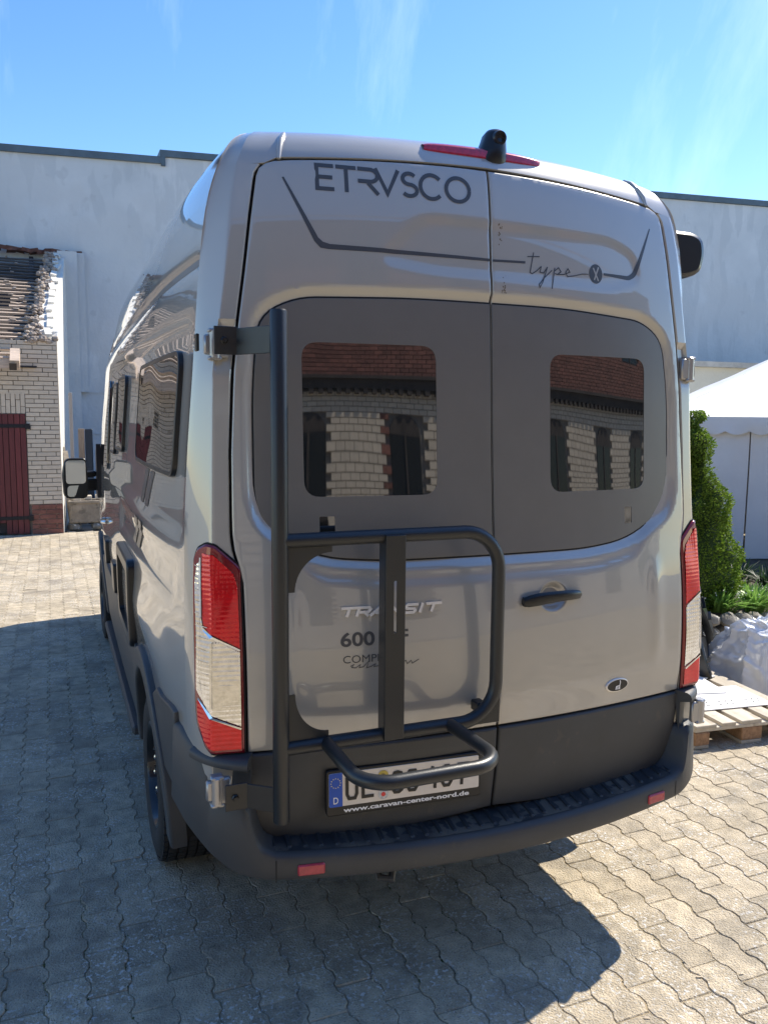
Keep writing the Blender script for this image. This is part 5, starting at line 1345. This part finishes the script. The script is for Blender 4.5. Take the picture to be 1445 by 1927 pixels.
# black ring
mb = MB(); Mx = Matrix.Translation((2.98, 2.18, .25)) @ Matrix.Rotation(R(42), 4, 'Z') @ Matrix.Rotation(R(72), 4, 'X')
mb.lathe([(.30, -.03), (.385, -.035), (.40, -.02), (.40, .03), (.385, .04), (.30, .035), (.295, 0), (.30, -.03)], 48, Mx); mb.lathe([(.0001, -.01), (.05, -.01), (.30, -.02)], 32, Mx)
for k in range(12):
    a = 2*math.pi*k/12; m = Mx @ Matrix.Rotation(a, 4, 'Z'); mb.box(m @ Vector((.345, 0, .045)), (.08, .012, .03), m.to_3x3())
mb.build('black_wheel_ring', PLASTG, None, smooth=35, label='black ribbed plastic ring leaning behind the plastic sheeting', cat='ring')
# plastic sheeting heap
PLS = M('translucent_plastic', (.84, .85, .86), .22, coat=.5, var=.06, vs=5, coat_rough=.15); PLS.node_tree.nodes['Principled BSDF'].inputs['Transmission Weight'].default_value = .25
from mathutils import noise as mnoise
def heap(name, cx, cy, rx, ry, h, rz, seed, label, n1=190, n2=84):
    rnd = random.Random(seed); off = Vector((seed*3.1, seed*1.7, 0)); rows = []
    def ridge(p, f): return 1-abs(mnoise.noise(p*f+off))*2.2
    for i in range(n2+1):
        t = i/n2; row = []
        for k in range(n1):
            a = 2*math.pi*k/n1; r = t**.8; wob = 1+.13*mnoise.noise(Vector((math.cos(a)*1.3, math.sin(a)*1.3, seed)))+.05*math.sin(9*a+seed)*t
            x, y = rx*r*math.cos(a)*wob, ry*r*math.sin(a)*wob
            prof = (1-t**2.1)**.8 if t < 1 else 0
            lumps = 1+.42*mnoise.noise(Vector((x*3.1, y*3.1, 0))+off)
            z = h*prof*lumps
            p = Vector((x, y, 0)); w_ = Vector((x*math.cos(.6)+y*math.sin(.6), (y*math.cos(.6)-x*math.sin(.6))*.35, z*.6))
            cr = .050*max(0, ridge(Vector((a*1.5, z*1.2, t*.8)), 1.9))**3+.030*max(0, ridge(w_, 7))**3+.013*max(0, ridge(p+Vector((0, 0, z)), 17))**2
            cr *= .35+.65*math.sin(math.pi*min(1, .12+t*.9))
            d = Vector((math.cos(a), math.sin(a), .9)).normalized(); q = Vector((x, y, z))+d*cr*(h/.5)**.5; row.append(Vector((q.x, q.y, max(.002, q.z))))
        rows.append(row)
    mb = MB(); mb.grid(rows, closed=True); o = mb.build(name, PLS, None, smooth=45, label=label, cat='plastic sheet', recalc=False); o.location = (cx, cy, .0); o.rotation_euler = (0, 0, rz); return o
heap('plastic_sheeting', 3.50, 1.90, .62, .46, .50, R(-30), 3, 'crumpled translucent sheet over a heap below the stone wall')
heap('plastic_sheeting', 3.35, 1.25, .42, .30, .22, R(-20), 8, 'low crumpled clear sheet at the pallet right edge')

# ---- things between shed and wall, seen by the mirror
GW = M('grey_timber', (.24, .19, .15), .85, var=.3, vs=6, bump=.4, bs=40, stretch=(5, 5, .6)); BSTEEL = M('blue_black_steel', (.03, .045, .07), .4, .5); ALU = M('galvanised_steel', (.48, .52, .56), .35, .7, var=.15, vs=8)
mb = MB(); mb.bbox((0, 0, .82), (.10, .06, 1.64), .004); o = mb.build('timber_post', GW, None, smooth=0, label='upright weathered timber post leaning by the blue wall', cat='post'); o.location = (-.90, 12.6, 0)
mb = MB(); mb.bbox((0, 0, .82), (.12, .10, 1.64), .012); o = mb.build('steel_beam', BSTEEL, None, smooth=30, label='dark blue steel beam upright beside the timber post', cat='beam'); o.location = (-.78, 12.62, 0)
mb = MB(); mb.bbox((0, 0, 1.12), (.055, .05, 2.24), .004); o = mb.build('grey_rail', M('grey_paint', (.25, .24, .24), .6), None, smooth=0, label='tall grey rail standing against the whitewashed gable', cat='rail'); o.location = (-1.06, 12.3, 0)
LD = empty('ladder', (-1.03, 12.25, 0), 'metal ladder rack leaning against the gable above the mirror', 'ladder'); LD.rotation_euler = (0, R(-9), 0)
for dx in (-.0,): pass
for yy in (0, .35):
    mb = MB(); mb.bbox((0, yy, .9), (.04, .03, 1.8), .004); mb.build('ladder_rail', ALU, LD, smooth=0)
for k in range(8):
    mb = MB(); mb.bbox((.03, .17, .15+k*.22), (.07, .36, .03), .003); mb.build('rung', ALU, LD, smooth=0)
for i, (x, y, h, a, lb) in enumerate(((-1.10, 12.05, 1.36, -5, 'pale plank leaning on the gable, left of two'), (-1.0, 12.0, 1.30, -8, 'pale plank leaning on the gable, right of two'))):
    mb = MB(); mb.bbox((0, 0, h/2), (.085, .03, h), .003); o = mb.build('pale_plank', WOOD, None, smooth=0, label=lb, cat='plank', group='pale planks leaning on the gable'); o.location = (x, y, 0); o.rotation_euler = (0, R(a), 0)
TRG = M('weathered_concrete', (.26, .22, .17), .9, var=.35, vs=5, bump=.6, bs=30); speckle(TRG, 6, .55, (.10, .09, .075), .6)
mb = MB(); mb.bbox((0, 0, .30), (.62, .30, .36), .015); mb.bbox((.01, 0, .465), (.66, .34, .05), .01); o = mb.build('concrete_trough', TRG, None, smooth=0, label='stained concrete trough on blocks beneath the side mirror', cat='trough'); o.location = (-.84, 11.95, 0)
for i, (x, lb) in enumerate(((-1.08, 'rough stone block under the trough, left one'), (-.72, 'pale stone block under the trough, right one'))):
    mb = MB(); rock(mb, (0, 0, .06), 1, (.11, .13, .075), 9, 6); o = mb.build('stone_block', STN, None, smooth=40, label=lb, cat='stone', group='stone blocks under the trough'); o.location = (x, 11.9, 0)
mb = MB()
for k in range(3): mb.bbox((-.02+k*.17, 0, .52+.01*k), (.11, .20, .06), .004)
o = mb.build('timber_offcuts', WOOD, None, smooth=0, label='short timber offcuts lying on top of the concrete trough', cat='timber'); o.location = (-1.0, 11.93, 0); o['kind'] = 'stuff'

# ---- fallen petals and leaves on the paving
PET = M('dry_leaf', (.55, .45, .33), .7, var=.3, vs=30)
lv = [(pX, pY) for pX, pY in ((.33, -.38), (.63, -.29), (.78, -.33), (-.42, -.02), (-1.1, .62), (-.55, .28), (.95, .35), (1.35, .62), (-1.25, 2.1), (-.92, .42))]
nm = ['beneath the shadow tip', 'lowest at the bottom edge', 'right of the lowest leaf', 'in shade under the bumper', 'near the rear tyre', 'in the middle of the shade', 'on sunlit pavers by the tip', 'on sunlit pavers below pallet', 'beside the van far left', 'left in the shade']
for (x, y), n_ in zip(lv, nm):
    mb = MB(); L_ = random.uniform(.010, .016); mb.grid([[Vector((-L_, 0, .001)), Vector((-L_*.4, L_*.25, .004)), Vector((L_*.5, L_*.28, .005)), Vector((L_, 0, .002))], [Vector((-L_, 0, .001)), Vector((-L_*.4, -L_*.25, .003)), Vector((L_*.5, -L_*.22, .003)), Vector((L_, 0, .002))]])
    o = mb.build('fallen_leaf', PET, None, smooth=60, label='small dry leaf on the paving, '+n_, cat='leaf', group='dry leaves on the paving', recalc=False); o.location = (x, y, .002); o.rotation_euler = (0, 0, random.uniform(0, 6.28))
